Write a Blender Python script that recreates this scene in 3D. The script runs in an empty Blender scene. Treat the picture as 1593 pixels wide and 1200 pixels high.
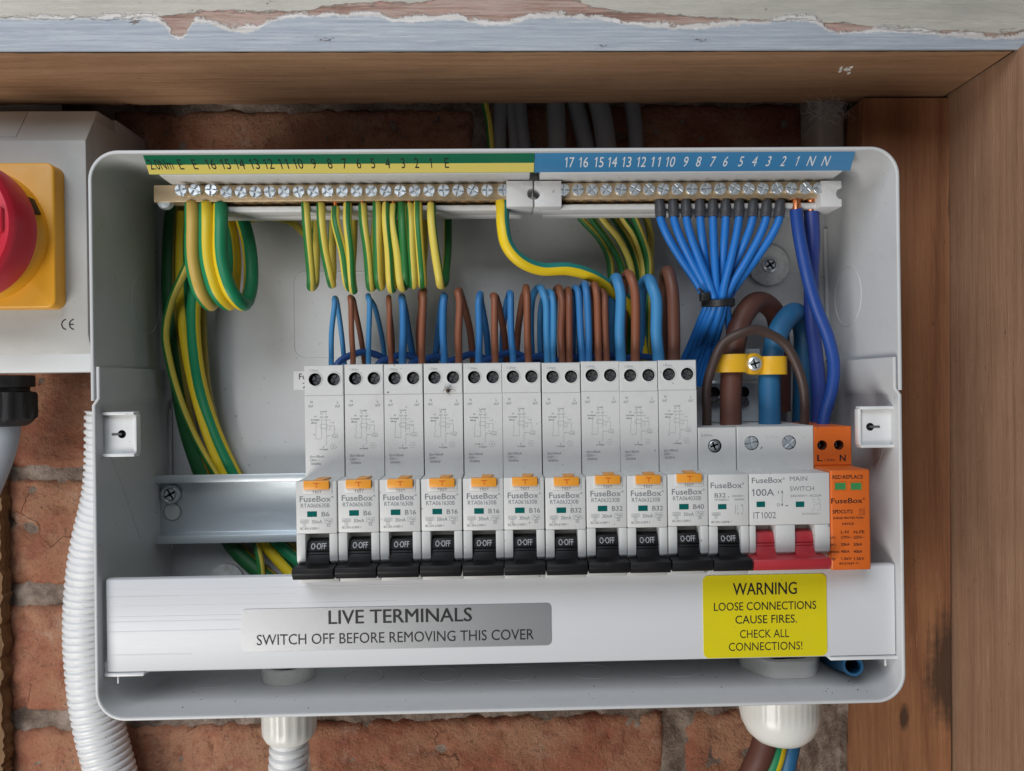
import bpy, bmesh, math, random
from mathutils import Vector, Matrix, geometry, noise as mnoise
random.seed(7)
R = math.radians
S = 0.001                       # everything below is written in millimetres
sc = bpy.context.scene
# ------------------------------------------------------------------ camera
PW, PH, FPX = 1593.0, 1200.0, 1198.0
CAM_YAW, CAM_ROLL, SHIFT = R(1.5), R(-0.75), -0.011
cam_d = bpy.data.cameras.new('camera'); cam = bpy.data.objects.new('camera', cam_d)
sc.collection.objects.link(cam); sc.camera = cam
cam_d.sensor_fit = 'HORIZONTAL'; cam_d.sensor_width = 36.0
cam_d.lens = 36.0 * FPX / PW; cam_d.shift_x = SHIFT
cam_d.clip_start = 0.01; cam_d.clip_end = 20
CROT = Matrix.Rotation(-CAM_YAW, 3, 'Z') @ Matrix.Rotation(R(90), 3, 'X') @ Matrix.Rotation(CAM_ROLL, 3, 'Z')
cam.matrix_world = CROT.to_4x4()
cam_d.dof.use_dof = True; cam_d.dof.focus_distance = 0.350; cam_d.dof.aperture_fstop = 20.0
# ------------------------------------------------------------------ light
w = bpy.data.worlds.new('World'); sc.world = w; w.use_nodes = True
bg = w.node_tree.nodes['Background']; bg.inputs[0].default_value = (0.80, 0.86, 0.94, 1); bg.inputs[1].default_value = 0.06
def area(name, loc, target, size, size_y, power, col):
    l = bpy.data.lights.new(name, 'AREA'); l.shape = 'RECTANGLE'; l.size = size; l.size_y = size_y
    l.energy = power; l.color = col
    o = bpy.data.objects.new(name, l); sc.collection.objects.link(o); o.location = loc
    o.rotation_euler = (Vector(target) - Vector(loc)).to_track_quat('-Z', 'Y').to_euler()
    return o
area('window_light', (-0.80, -0.62, -0.88), (0, .38, 0), 0.8, 0.8, 18.5, (1.0, 0.965, 0.92))
area('room_light', (-0.48, -0.70, 0.92), (0.0, .38, -.05), 0.9, 0.8, 14.5, (0.89, 0.935, 1.0))
vs = sc.view_settings; vs.view_transform = 'Standard'; vs.look = 'None'; vs.exposure = -0.06; vs.gamma = 1.0
sc.render.resolution_x = 1024; sc.render.resolution_y = 771

# ------------------------------------------------------------------ helpers
def P(px, py, d):
    """photo pixel + distance in mm from the camera plane -> point (mm)"""
    cx = PW/2 - SHIFT*PW
    r = CROT @ Vector(((px-cx)/FPX, -(py-PH/2)/FPX, -1.0))
    return r * (d / r.y)

def link(o): sc.collection.objects.link(o)
def tag(o, label=None, cat=None, group=None, kind=None):
    if label: o['label'] = label
    if cat: o['category'] = cat
    if group: o['group'] = group
    if kind: o['kind'] = kind
    return o
def thing(name, loc, label=None, cat=None, group=None):
    o = bpy.data.objects.new(name, None); link(o); o.location = Vector(loc)*S; o.empty_display_size = .01
    return tag(o, label, cat, group)

class MB:
    def __init__(s): s.v = []; s.f = []; s.m = []; s.uv = []
    def add(s, vs, fs, mi=0, uvs=None):
        b = len(s.v); s.v += [tuple(v) for v in vs]
        for k, f in enumerate(fs):
            s.f.append(tuple(b+i for i in f)); s.m.append(mi)
            s.uv.append(uvs[k] if uvs else None)
        return s
    def xf(s, M, start=0):
        for i in range(start, len(s.v)): s.v[i] = tuple(M @ Vector(s.v[i]))
        return s
    def build(s, name, mats, parent=None, org=None, ang=35):
        me = bpy.data.meshes.new(name)
        if org is None: org = (0, 0, 0)
        o3 = org
        me.from_pydata([((x-o3[0])*S, (y-o3[1])*S, (z-o3[2])*S) for x, y, z in s.v], [], s.f)
        if not isinstance(mats, (list, tuple)): mats = [mats]
        for m in mats: me.materials.append(M_(m))
        me.polygons.foreach_set('material_index', s.m)
        if any(u is not None for u in s.uv):
            ul = me.uv_layers.new(name='UVMap')
            k = 0
            for f, u in zip(s.f, s.uv):
                for j in range(len(f)):
                    if u: ul.data[k].uv = u[j]
                    k += 1
        me.polygons.foreach_set('use_smooth', [True]*len(s.f))
        me.set_sharp_from_angle(angle=R(ang))
        me.update()
        o = bpy.data.objects.new(name, me); link(o)
        if parent is not None:
            o.parent = parent
        else:
            o.location = Vector(org)*S
        return o
    def top(s, name, mats, label, cat, group=None, ang=35, org=None):
        """one mesh that is a whole thing"""
        o = s.build(name, mats, None, org or s.v[0], ang); return tag(o, label, cat, group)

def from_bm(mb, bm, mi=0):
    bm.verts.index_update()
    mb.add([v.co.copy() for v in bm.verts], [[v.index for v in f.verts] for f in bm.faces], mi); bm.free()
def bx(mb, x0, x1, y0, y1, z0, z1, b=0.3, seg=2, mi=0):
    bm = bmesh.new()
    bmesh.ops.create_cube(bm, size=1)
    for v in bm.verts:
        v.co = Vector((x0+(x1-x0)*(v.co.x+.5), y0+(y1-y0)*(v.co.y+.5), z0+(z1-z0)*(v.co.z+.5)))
    if b > 0: bmesh.ops.bevel(bm, geom=bm.edges[:], offset=b, segments=seg, profile=.5, affect='EDGES')
    from_bm(mb, bm, mi)
def prism(mb, pts, axis, a0, a1, b=0.0, seg=2, mi=0):
    """polygon extruded along an axis; pts are (y,z) for X, (x,z) for Y, (x,y) for Z"""
    def mk(p, a): return {'X': (a, p[0], p[1]), 'Y': (p[0], a, p[1]), 'Z': (p[0], p[1], a)}[axis]
    bm = bmesh.new()
    A = [bm.verts.new(mk(p, a0)) for p in pts]; B = [bm.verts.new(mk(p, a1)) for p in pts]
    bm.faces.new(A); bm.faces.new(B[::-1]); n = len(pts)
    for i in range(n): bm.faces.new((A[i], B[i], B[(i+1) % n], A[(i+1) % n]))
    bmesh.ops.recalc_face_normals(bm, faces=bm.faces[:])
    if b > 0:
        es = [e for e in bm.edges if e.calc_face_angle(0) > .35]
        bmesh.ops.bevel(bm, geom=es, offset=b, segments=seg, profile=.5, affect='EDGES', clamp_overlap=True)
    from_bm(mb, bm, mi)
def lathe(mb, prof, c, axis='Y', n=24, mi=0, rib=None, cap=True):
    """prof: (radius, position along axis); rib=(count, depth, h0, h1) cuts flutes"""
    vs = []; fs = []
    for r, h in prof:
        for j in range(n):
            a = 2*math.pi*j/n; rr = r
            if rib and rib[2] <= h <= rib[3]: rr = r - rib[1]*(0.5-0.5*math.cos(a*rib[0]))
            u, v = rr*math.cos(a), rr*math.sin(a)
            vs.append({'Y': (c[0]+u, c[1]+h, c[2]+v), 'Z': (c[0]+u, c[1]+v, c[2]+h), 'X': (c[0]+h, c[1]+u, c[2]+v)}[axis])
    for i in range(len(prof)-1):
        for j in range(n):
            k = (j+1) % n
            fs.append((i*n+j, i*n+k, (i+1)*n+k, (i+1)*n+j))
    if cap and prof[0][0] > 1e-6: fs.append(tuple(range(n))[::-1])
    if cap and prof[-1][0] > 1e-6: fs.append(tuple((len(prof)-1)*n+j for j in range(n)))
    bm = bmesh.new(); V = [bm.verts.new(v) for v in vs]
    for f in fs:
        try: bm.faces.new([V[i] for i in f])
        except ValueError: pass
    bmesh.ops.remove_doubles(bm, verts=bm.verts[:], dist=1e-5)
    bmesh.ops.recalc_face_normals(bm, faces=bm.faces[:])
    from_bm(mb, bm, mi)
def spline(pts, step=2.0):
    pts = [Vector(p) for p in pts]; out = []
    ext = [pts[0]*2-pts[1]] + pts + [pts[-1]*2-pts[-2]]
    for i in range(1, len(ext)-2):
        p0, p1, p2, p3 = ext[i-1:i+3]
        t0 = 0; t1 = t0+max((p1-p0).length, 1e-4)**.5; t2 = t1+max((p2-p1).length, 1e-4)**.5; t3 = t2+max((p3-p2).length, 1e-4)**.5
        n = max(2, int((p2-p1).length/step))
        for k in range(n):
            t = t1+(t2-t1)*k/n
            a1 = p0*((t1-t)/(t1-t0))+p1*((t-t0)/(t1-t0)); a2 = p1*((t2-t)/(t2-t1))+p2*((t-t1)/(t2-t1)); a3 = p2*((t3-t)/(t3-t2))+p3*((t-t2)/(t3-t2))
            b1 = a1*((t2-t)/(t2-t0))+a2*((t-t0)/(t2-t0)); b2 = a2*((t3-t)/(t3-t1))+a3*((t-t1)/(t3-t1))
            out.append(b1*((t2-t)/(t2-t1))+b2*((t-t1)/(t2-t1)))
    out.append(pts[-1]); return out
def tube(mb, path, r, n=12, phase=0., twist=0., mi=0, cap=True, rfun=None):
    m = len(path); T = []
    for i in range(m):
        T.append((path[min(i+1, m-1)]-path[max(i-1, 0)]).normalized())
    ref = Vector((1, 0, 0))
    if abs(T[0].dot(ref)) > .9: ref = Vector((0, 0, 1))
    nrm = (ref - T[0]*ref.dot(T[0])).normalized(); vs = []
    L = [0.]
    for i in range(1, m): L.append(L[-1]+(path[i]-path[i-1]).length)
    for i in range(m):
        if i:
            nrm = (nrm - T[i]*nrm.dot(T[i])).normalized()
        b = T[i].cross(nrm); rr = rfun(L[i], L[-1]) if rfun else r
        for j in range(n):
            a = 2*math.pi*j/n; vs.append(path[i]+nrm*(rr*math.cos(a))+b*(rr*math.sin(a)))
    fs = []; uv = []
    for i in range(m-1):
        ta, tb = twist*L[i]/100-phase, twist*L[i+1]/100-phase
        for j in range(n):
            k = (j+1) % n
            fs.append((i*n+j, i*n+k, (i+1)*n+k, (i+1)*n+j)); u0, u1 = j/n, (j+1)/n
            uv.append(((u0+ta, L[i]*.01), (u1+ta, L[i]*.01), (u1+tb, L[i+1]*.01), (u0+tb, L[i+1]*.01)))
    if cap:
        fs.append(tuple(range(n))[::-1]); uv.append(tuple((.1-phase, 0) for _ in range(n)))
        fs.append(tuple((m-1)*n+j for j in range(n))); uv.append(tuple((.1-phase, 0) for _ in range(n)))
    mb.add(vs, fs, mi, uv)
def ring2d(x0, x1, z0, z1, r, n=6):
    out = []
    for cx, cz, a0 in ((x1-r, z1-r, 0), (x0+r, z1-r, 90), (x0+r, z0+r, 180), (x1-r, z0+r, 270)):
        for k in range(n+1):
            a = R(a0+90*k/n); out.append((cx+r*math.cos(a), cz+r*math.sin(a)))
    return out
def block(mb, x0, x1, yf, yb, z0, z1, ch=.35, holes=(), mi=0, mih=1, hd=5.0):
    """box whose front (towards the camera) carries round recesses; holes: (x, z, r)"""
    outer = [(x0+ch, z0+ch), (x1-ch, z0+ch), (x1-ch, z1-ch), (x0+ch, z1-ch)]
    full = [(x0, z0), (x1, z0), (x1, z1), (x0, z1)]
    loops = [[Vector((a, b, 0)) for a, b in outer]]; n = 24
    for hx, hz, hr in holes:
        loops.append([Vector((hx+hr*math.cos(2*math.pi*k/n), hz+hr*math.sin(2*math.pi*k/n), 0)) for k in range(n)][::-1])
    flat = [v for l in loops for v in l]
    bm = bmesh.new(); V = [bm.verts.new((v.x, yf, v.y)) for v in flat]
    for t in geometry.tessellate_polygon(loops):
        try: bm.faces.new([V[i] for i in t])
        except ValueError: pass
    F1 = [bm.verts.new((a, yf+ch, b)) for a, b in full]; F2 = [bm.verts.new((a, yb, b)) for a, b in full]
    for i in range(4):
        j = (i+1) % 4
        bm.faces.new((V[i], V[j], F1[j], F1[i])); bm.faces.new((F1[i], F1[j], F2[j], F2[i]))
    bm.faces.new(F2)
    hf = []
    k0 = 4
    for hx, hz, hr in holes:
        ring = V[k0:k0+n]; k0 += n
        back = [bm.verts.new((v.co.x, yf+hd, v.co.z)) for v in ring]
        for i in range(n): hf.append(bm.faces.new((ring[i], ring[(i+1) % n], back[(i+1) % n], back[i])))
        hf.append(bm.faces.new(back))
    bmesh.ops.recalc_face_normals(bm, faces=bm.faces[:])
    bm.verts.index_update(); hs = set(hf)
    b = len(mb.v); mb.v += [tuple(v.co) for v in bm.verts]
    for f in bm.faces:
        mb.f.append(tuple(b+v.index for v in f.verts)); mb.m.append(mih if f in hs else mi); mb.uv.append(None)
    bm.free()
def plate(mb, pts, y, t=.12, mi=0):
    """thin sheet with outline pts (x,z), front at y"""
    prism(mb, pts, 'Y', y, y+t, 0, mi=mi)
def line(mb, x0, z0, x1, z1, wd, y, mi=0, yf=None):
    d = Vector((x1-x0, z1-z0)); n = Vector((-d.y, d.x)).normalized()*wd/2
    q = [(x0+n.x, z0+n.y), (x0-n.x, z0-n.y), (x1-n.x, z1-n.y), (x1+n.x, z1+n.y)]
    mb.add([(a, yf(b) if yf else y, b) for a, b in q], [(0, 1, 2, 3)], mi)
def poly(mb, pts, wd, y, mi=0):
    for a, b in zip(pts, pts[1:]): line(mb, a[0], a[1], b[0], b[1], wd, y, mi)
def rect(mb, x0, x1, z0, z1, wd, y, mi=0):
    poly(mb, [(x0, z0), (x1, z0), (x1, z1), (x0, z1), (x0, z0)], wd, y, mi)
_txt = {}; _adv = {}
def raw_geo(s):
    cu = bpy.data.curves.new('t', 'FONT'); cu.body = s; cu.resolution_u = 3; cu.fill_mode = 'FRONT'
    ob = bpy.data.objects.new('t', cu); me = bpy.data.meshes.new_from_object(ob)
    vs = [(v.co.x, v.co.y) for v in me.vertices]; fs = [tuple(p.vertices) for p in me.polygons]
    bpy.data.objects.remove(ob); bpy.data.curves.remove(cu); bpy.data.meshes.remove(me)
    return vs, fs
def adv(ch):
    if ch not in _adv:
        w = lambda s: max(p[0] for p in raw_geo(s)[0])
        _adv[ch] = w('H'+ch+'H')-w('HH')
    return _adv[ch]
def text_geo(s, bold):
    """lettering; the figure one gets a flag and the width of the other figures"""
    if s not in _txt:
        if '1' not in s: _txt[s] = raw_geo(s)
        else:
            vs = []; fs = []; x = 0.; h = CAPH or .7
            parts = []; cur = ''
            for ch in s:
                if ch == '1':
                    if cur: parts.append(cur); cur = ''
                    parts.append('1')
                else: cur += ch
            if cur: parts.append(cur)
            for p in parts:
                if p == '1':
                    a = adv('0'); t = .085*h/.7*1.0; xm = x+a*.55; b0 = len(vs)
                    vs += [(xm, 0), (xm+t, 0), (xm+t, h), (xm, h), (xm-.19*h, h*.80), (xm-.19*h, h*.70), (xm, h*.84)]
                    fs += [(b0, b0+1, b0+2, b0+3, b0+6), (b0+3, b0+4, b0+5, b0+6)]; x += a
                else:
                    v, f = raw_geo(p); b0 = len(vs); vs += [(q[0]+x, q[1]) for q in v]; fs += [tuple(k+b0 for k in g) for g in f]
                    x += sum(adv(ch) for ch in p)
            _txt[s] = (vs, fs)
    return _txt[s]
CAPH = None
def text(mb, s, x, z, cap, y, al='C', width=None, bold=0., mi=0, yf=None, shear=0.):
    """lettering facing the camera: baseline z, capital height cap, optional full width"""
    global CAPH
    if CAPH is None:
        v, _ = text_geo('H', 0.); CAPH = max(p[1] for p in v)
    vs, fs = text_geo(s, 0.); k = cap/CAPH
    xs = [p[0] for p in vs]; x0, x1 = min(xs), max(xs)
    kx = width/(x1-x0) if width else k
    off = {'L': -x0*kx, 'C': -(x0+x1)/2*kx, 'R': -x1*kx}[al]
    for i, o in enumerate((0,) if bold <= 0 else (0, -1, 1)):           # heavier strokes: the same print laid again, a hair to the side
        out = []
        for a, b in vs:
            zz = z+b*k+(o*bold*cap*.5 if i == 2 else 0); out.append((x+off+a*kx+o*bold*cap*1.1, (yf(zz) if yf else y)-.012*i, zz))
        mb.add(out, fs, mi)
def quadrants(mb, c, r, h, slot, ang=0, mi=0, n=6):
    """cross slot: four raised quarters (front at c.y-h)"""
    s = slot/2; e = math.sqrt(r*r-s*s); a0 = math.atan2(s, e)
    for q in range(4):
        pts = [(s, s)]+[(r*math.cos(a0+(math.pi/2-2*a0)*k/n), r*math.sin(a0+(math.pi/2-2*a0)*k/n)) for k in range(n+1)]
        ca, sa = math.cos(ang+q*math.pi/2), math.sin(ang+q*math.pi/2)
        prism(mb, [(c[0]+x*ca-y*sa, c[2]+x*sa+y*ca) for x, y in pts], 'Y', c[1]-h, c[1], min(.22, slot*.3), 1, mi)
def screw(mb, c, r, h=1.4, slot=.75, ang=.3, shank=5, rs=None, mi=0):
    """screw seen head on; head's underside at c.y, shank goes back"""
    d = h*.6
    lathe(mb, [(r*.55, shank), (r*.55, 0), (r, 0), (r, -(h-d)), (0, -(h-d))], c, 'Y', 20, mi)
    cc = (c[0], c[1]-(h-d), c[2])
    if rs is None: quadrants(mb, cc, r, d, slot, ang, mi)
    else:
        quadrants(mb, cc, rs, d*.8, slot, ang, mi)
        lathe(mb, [(rs*1.12, 0), (r, 0), (r*.96, -d*.55), (r*.7, -d), (rs*1.12, -d*.9), (rs*1.12, 0)], cc, 'Y', 24, mi)
ORD = ['first', 'second', 'third', 'fourth', 'fifth', 'sixth', 'seventh', 'eighth', 'ninth', 'tenth', 'eleventh', 'twelfth', 'thirteenth', 'fourteenth', 'fifteenth', 'sixteenth']

# ------------------------------------------------------------------ materials
MATS = {}
def M_(n): return MATS[n]
def nodes(name):
    m = bpy.data.materials.new(name); m.use_nodes = True; MATS[name] = m
    nt = m.node_tree; return m, nt, nt.nodes['Principled BSDF']
def N(nt, t, **kw):
    n = nt.nodes.new(t)
    for k, v in kw.items():
        if k.startswith('i_'):
            key = k[2:]; n.inputs[int(key) if key.isdigit() else key].default_value = v
        else: setattr(n, k, v)
    return n
def math_(nt, op, a, b=None, c=None, clamp=False):
    n = nt.nodes.new('ShaderNodeMath'); n.operation = op; n.use_clamp = clamp
    for i, v in enumerate((a, b, c)):
        if v is None: continue
        if isinstance(v, (int, float)): n.inputs[i].default_value = v
        else: nt.links.new(v, n.inputs[i])
    return n.outputs[0]
def mixc(nt, fac, a, b, mode='MIX'):
    n = nt.nodes.new('ShaderNodeMix'); n.data_type = 'RGBA'; n.blend_type = mode
    for i, v in ((0, fac), (6, a), (7, b)):
        if isinstance(v, (int, float)): n.inputs[i].default_value = v
        elif isinstance(v, (tuple, list)): n.inputs[i].default_value = (*v[:3], 1)
        else: nt.links.new(v, n.inputs[i])
    return n.outputs[2]
def noise(nt, scale, detail=3, rough=.55, vec=None, dist=0.):
    n = N(nt, 'ShaderNodeTexNoise'); n.inputs['Scale'].default_value = scale; n.inputs['Detail'].default_value = detail
    n.inputs['Roughness'].default_value = rough; n.inputs['Distortion'].default_value = dist
    if vec is not None: nt.links.new(vec, n.inputs['Vector'])
    return n.outputs['Fac']
def ramp(nt, fac, stops, interp='LINEAR'):
    n = N(nt, 'ShaderNodeValToRGB'); n.color_ramp.interpolation = interp; e = n.color_ramp.elements
    while len(e) < len(stops): e.new(.5)
    for el, (p, c) in zip(e, stops):
        el.position = p; el.color = (*c[:3], 1) if isinstance(c, (tuple, list)) else (c, c, c, 1)
    nt.links.new(fac, n.inputs[0]); return n.outputs[0]
def objco(nt, scale=None, rnd=False):
    tc = N(nt, 'ShaderNodeTexCoord'); v = tc.outputs['Object']
    if rnd:
        oi = N(nt, 'ShaderNodeObjectInfo'); a = N(nt, 'ShaderNodeVectorMath', operation='MULTIPLY_ADD')
        cb = N(nt, 'ShaderNodeCombineXYZ')
        for i, k in enumerate((7.3, 3.1, 5.7)): nt.links.new(math_(nt, 'MULTIPLY', oi.outputs['Random'], k), cb.inputs[i])
        nt.links.new(cb.outputs[0], a.inputs[0]); a.inputs[1].default_value = (1, 1, 1); nt.links.new(v, a.inputs[2]); v = a.outputs[0]
    if scale:
        m = N(nt, 'ShaderNodeVectorMath', operation='MULTIPLY'); m.inputs[1].default_value = scale; nt.links.new(v, m.inputs[0]); v = m.outputs[0]
    return v
def bump(nt, bs, h, strength=.2, dist=.0002):
    b = N(nt, 'ShaderNodeBump'); b.inputs['Strength'].default_value = strength; b.inputs['Distance'].default_value = dist
    nt.links.new(h, b.inputs['Height']); nt.links.new(b.outputs[0], bs.inputs['Normal'])
def plain(name, col, rough=.4, metal=0., var=.06, vs=60, bs=1500, bst=.08, dirt=0., spec=.5, stretch=None, coat=0., rnd=False):
    """solid stuff with a little uneven colour, gloss and fine relief"""
    m, nt, b = nodes(name); v = objco(nt, stretch, rnd)
    n1 = noise(nt, vs, 4, .6, v); lo = tuple(c*(1-var) for c in col); hi = tuple(min(1, c*(1+var)) for c in col)
    c = mixc(nt, n1, lo, hi)
    if dirt > 0:
        d = noise(nt, 75, 5, .72, v); f = ramp(nt, d, ((.50, 0.), (.80, dirt*2.2)))
        c = mixc(nt, f, c, (.20, .17, .14))
        sp_ = noise(nt, 420, 2, .5, v); c = mixc(nt, ramp(nt, sp_, ((.735, 0.), (.755, min(1., dirt*9)))), c, (.07, .055, .045))
    nt.links.new(c, b.inputs['Base Color'])
    b.inputs['Metallic'].default_value = metal; b.inputs['Specular IOR Level'].default_value = spec
    rr = math_(nt, 'MULTIPLY_ADD', noise(nt, vs*3, 4, .6, v), .22, rough-.11, True); nt.links.new(rr, b.inputs['Roughness'])
    if coat: b.inputs['Coat Weight'].default_value = coat; b.inputs['Coat Roughness'].default_value = .15
    if bst > 0: bump(nt, b, noise(nt, bs, 3, .5, v), bst)
    return m
plain('enclosure', (.57, .58, .585), .36, var=.025, vs=25, bs=2600, bst=.05, dirt=.05)
plain('enclosure_white', (.72, .73, .73), .33, var=.03, bs=2500, bst=.05, dirt=.05)
plain('module', (.62, .625, .615), .42, var=.03, bs=3000, bst=.06, dirt=.07, rnd=True)
plain('cover', (.64, .655, .68), .40, var=.02, vs=600, bs=1600, bst=.10, stretch=(.03, 1, 1))
plain('carrier', (.66, .66, .655), .38, var=.03, dirt=.06)
plain('toggle_black', (.007, .007, .0085), .50, var=.25, bs=2500, bst=.16, dirt=.03, spec=.28, rnd=True)
plain('toggle_red', (.42, .030, .040), .42, var=.08, bs=2500, bst=.1)
plain('test_orange', (.80, .33, .035), .38, var=.05)
plain('window_teal', (.004, .11, .10), .18, var=.15)
plain('window_green', (.05, .24, .08), .25, var=.15)
plain('surge_orange', (.66, .135, .018), .42, var=.04, dirt=.05)
plain('hole_dark', (.010, .010, .010), .6, var=.2)
plain('hole_grey', (.10, .10, .10), .6, var=.2)
plain('hole_orange', (.10, .022, .006), .6, var=.2)
plain('screw_dark', (.34, .34, .35), .28, .85, var=.3, vs=400, rnd=True)
plain('zinc', (.70, .75, .79), .34, .62, var=.16, vs=300, bs=900, bst=.15)
plain('galvanised', (.68, .745, .79), .38, .58, var=.12, vs=70, bs=700, bst=.22, stretch=(.25, 1, 1))
plain('washer_steel', (.68, .69, .68), .45, .25, var=.25, vs=160, bs=800, bst=.4, dirt=.35)
plain('brass', (.70, .54, .35), .40, .70, var=.10, vs=200, bs=700, bst=.12, stretch=(.15, 1, 1))
plain('brass_dull', (.30, .21, .12), .5, .5, var=.2, vs=300)
plain('copper', (.60, .22, .10), .35, 1., var=.2, vs=300)
plain('label_green', (.004, .155, .075), .40, var=.05, bst=.03)
plain('label_yellow', (.78, .66, .16), .42, var=.04, bst=.03)
plain('label_blue', (.055, .25, .50), .36, var=.04, bst=.03)
plain('ink_black', (.012, .012, .014), .5, var=.2, bst=0)
plain('ink_grey', (.19, .20, .215), .5, var=.15, bst=0)
plain('ink_faint', (.33, .335, .345), .5, var=.12, bst=0)
plain('ink_pale', (.50, .50, .50), .5, var=.1, bst=0)
plain('ink_white', (.80, .82, .84), .5, var=.05, bst=0)
plain('ink_silver', (.42, .42, .44), .5, var=.15, bst=0)
plain('sticker_yellow', (.70, .60, .008), .40, var=.03, bst=.03, dirt=.03)
plain('sticker_white', (.80, .80, .80), .45, var=.03)
plain('sticker_silver', (.43, .44, .455), .40, .74, var=.03, vs=1500, bs=3500, bst=.14)
plain('wire_blue', (.026, .160, .40), .50, var=.08, bst=.05)
plain('wire_sky', (.042, .215, .45), .50, var=.08, bst=.05)
plain('wire_navy', (.012, .070, .25), .50, var=.10, bst=.05)
plain('lead_blue', (.010, .150, .50), .50, var=.08, bst=.05)
plain('wire_royal', (.010, .055, .27), .50, var=.10, bst=.05)
plain('wire_violet', (.022, .048, .24), .50, var=.10, bst=.05)
plain('tail_blue', (.016, .115, .25), .52, var=.12, bs=600, bst=.2)
plain('wire_brown', (.175, .060, .031), .50, var=.10, bst=.05)
plain('wire_rust', (.225, .076, .036), .50, var=.10, bst=.05)
plain('wire_umber', (.115, .043, .026), .50, var=.10, bst=.05)
plain('tail_brown', (.105, .038, .025), .56, var=.12, bs=600, bst=.2)
plain('wire_dark', (.060, .036, .030), .50, var=.12, bst=.05)
plain('rubber_black', (.012, .012, .013), .48, var=.2, bst=.1)
plain('sleeve_black', (.050, .052, .060), .46, var=.2, bs=1800, bst=.25)
plain('cable_grey', (.21, .21, .22), .5, var=.12, dirt=.12)
plain('cable_pale', (.33, .36, .40), .45, var=.1)
plain('conduit_white', (.76, .77, .78), .38, var=.04, dirt=.05)
plain('gland_white', (.80, .80, .76), .25, var=.03)
plain('strap_yellow', (.75, .42, .020), .42, var=.06, dirt=.04)
plain('isolator_grey', (.43, .435, .415), .42, var=.025, bs=2200, bst=.12, dirt=.04)
plain('isolator_pale', (.66, .69, .69), .40, var=.025, bs=2200, bst=.1)  # isolator grey made lighter: low light on the underside put into the colour
plain('isolator_yellow', (.78, .38, .022), .40, var=.03, bs=2200, bst=.08)
plain('isolator_red', (.58, .018, .042), .38, var=.05, bs=2200, bst=.08)
plain('plaster', (.42, .36, .32), .9, var=.18, vs=90, bs=400, bst=.6, dirt=.3)
plain('web', (.50, .47, .44), .9, var=.1, bst=0)
plain('insect', (.05, .03, .018), .7, var=.2, bst=0)
plain('flake', (.80, .80, .78), .6, var=.05)
def striped(name, green, yellow, gw=.42):
    m, nt, b = nodes(name); uv = N(nt, 'ShaderNodeUVMap'); sp = N(nt, 'ShaderNodeSeparateXYZ'); nt.links.new(uv.outputs[0], sp.inputs[0])
    wob = math_(nt, 'MULTIPLY_ADD', noise(nt, 60, 2, .5, objco(nt)), .03, -.015)
    u = math_(nt, 'FRACT', math_(nt, 'ADD', math_(nt, 'ADD', sp.outputs[0], wob), 8.0))
    k = ramp(nt, u, ((0., 1.), (gw, 1.), (gw+.012, 0.), (.985, 0.), (1., 1.)))
    v = noise(nt, 80, 4, .6, objco(nt)); g = mixc(nt, v, [c*.9 for c in green], [c*1.1 for c in green]); y = mixc(nt, v, [c*.92 for c in yellow], [c*1.06 for c in yellow])
    nt.links.new(mixc(nt, k, y, g), b.inputs['Base Color']); b.inputs['Roughness'].default_value = .50
    bump(nt, b, noise(nt, 1200, 2, .5, objco(nt)), .05)
striped('gy', (.016, .155, .030), (.66, .53, .085), .38)
striped('gy_slim', (.016, .155, .030), (.66, .53, .085), .17)
striped('gy_thick', (.004, .21, .085), (.72, .53, .015), .55)
striped('gy_tan', (.010, .19, .06), (.56, .37, .07), .30)
striped('gy_teal', (.004, .20, .17), (.78, .55, .010), .36)
striped('gy_dark', (.006, .085, .022), (.28, .21, .03), .72)

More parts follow.
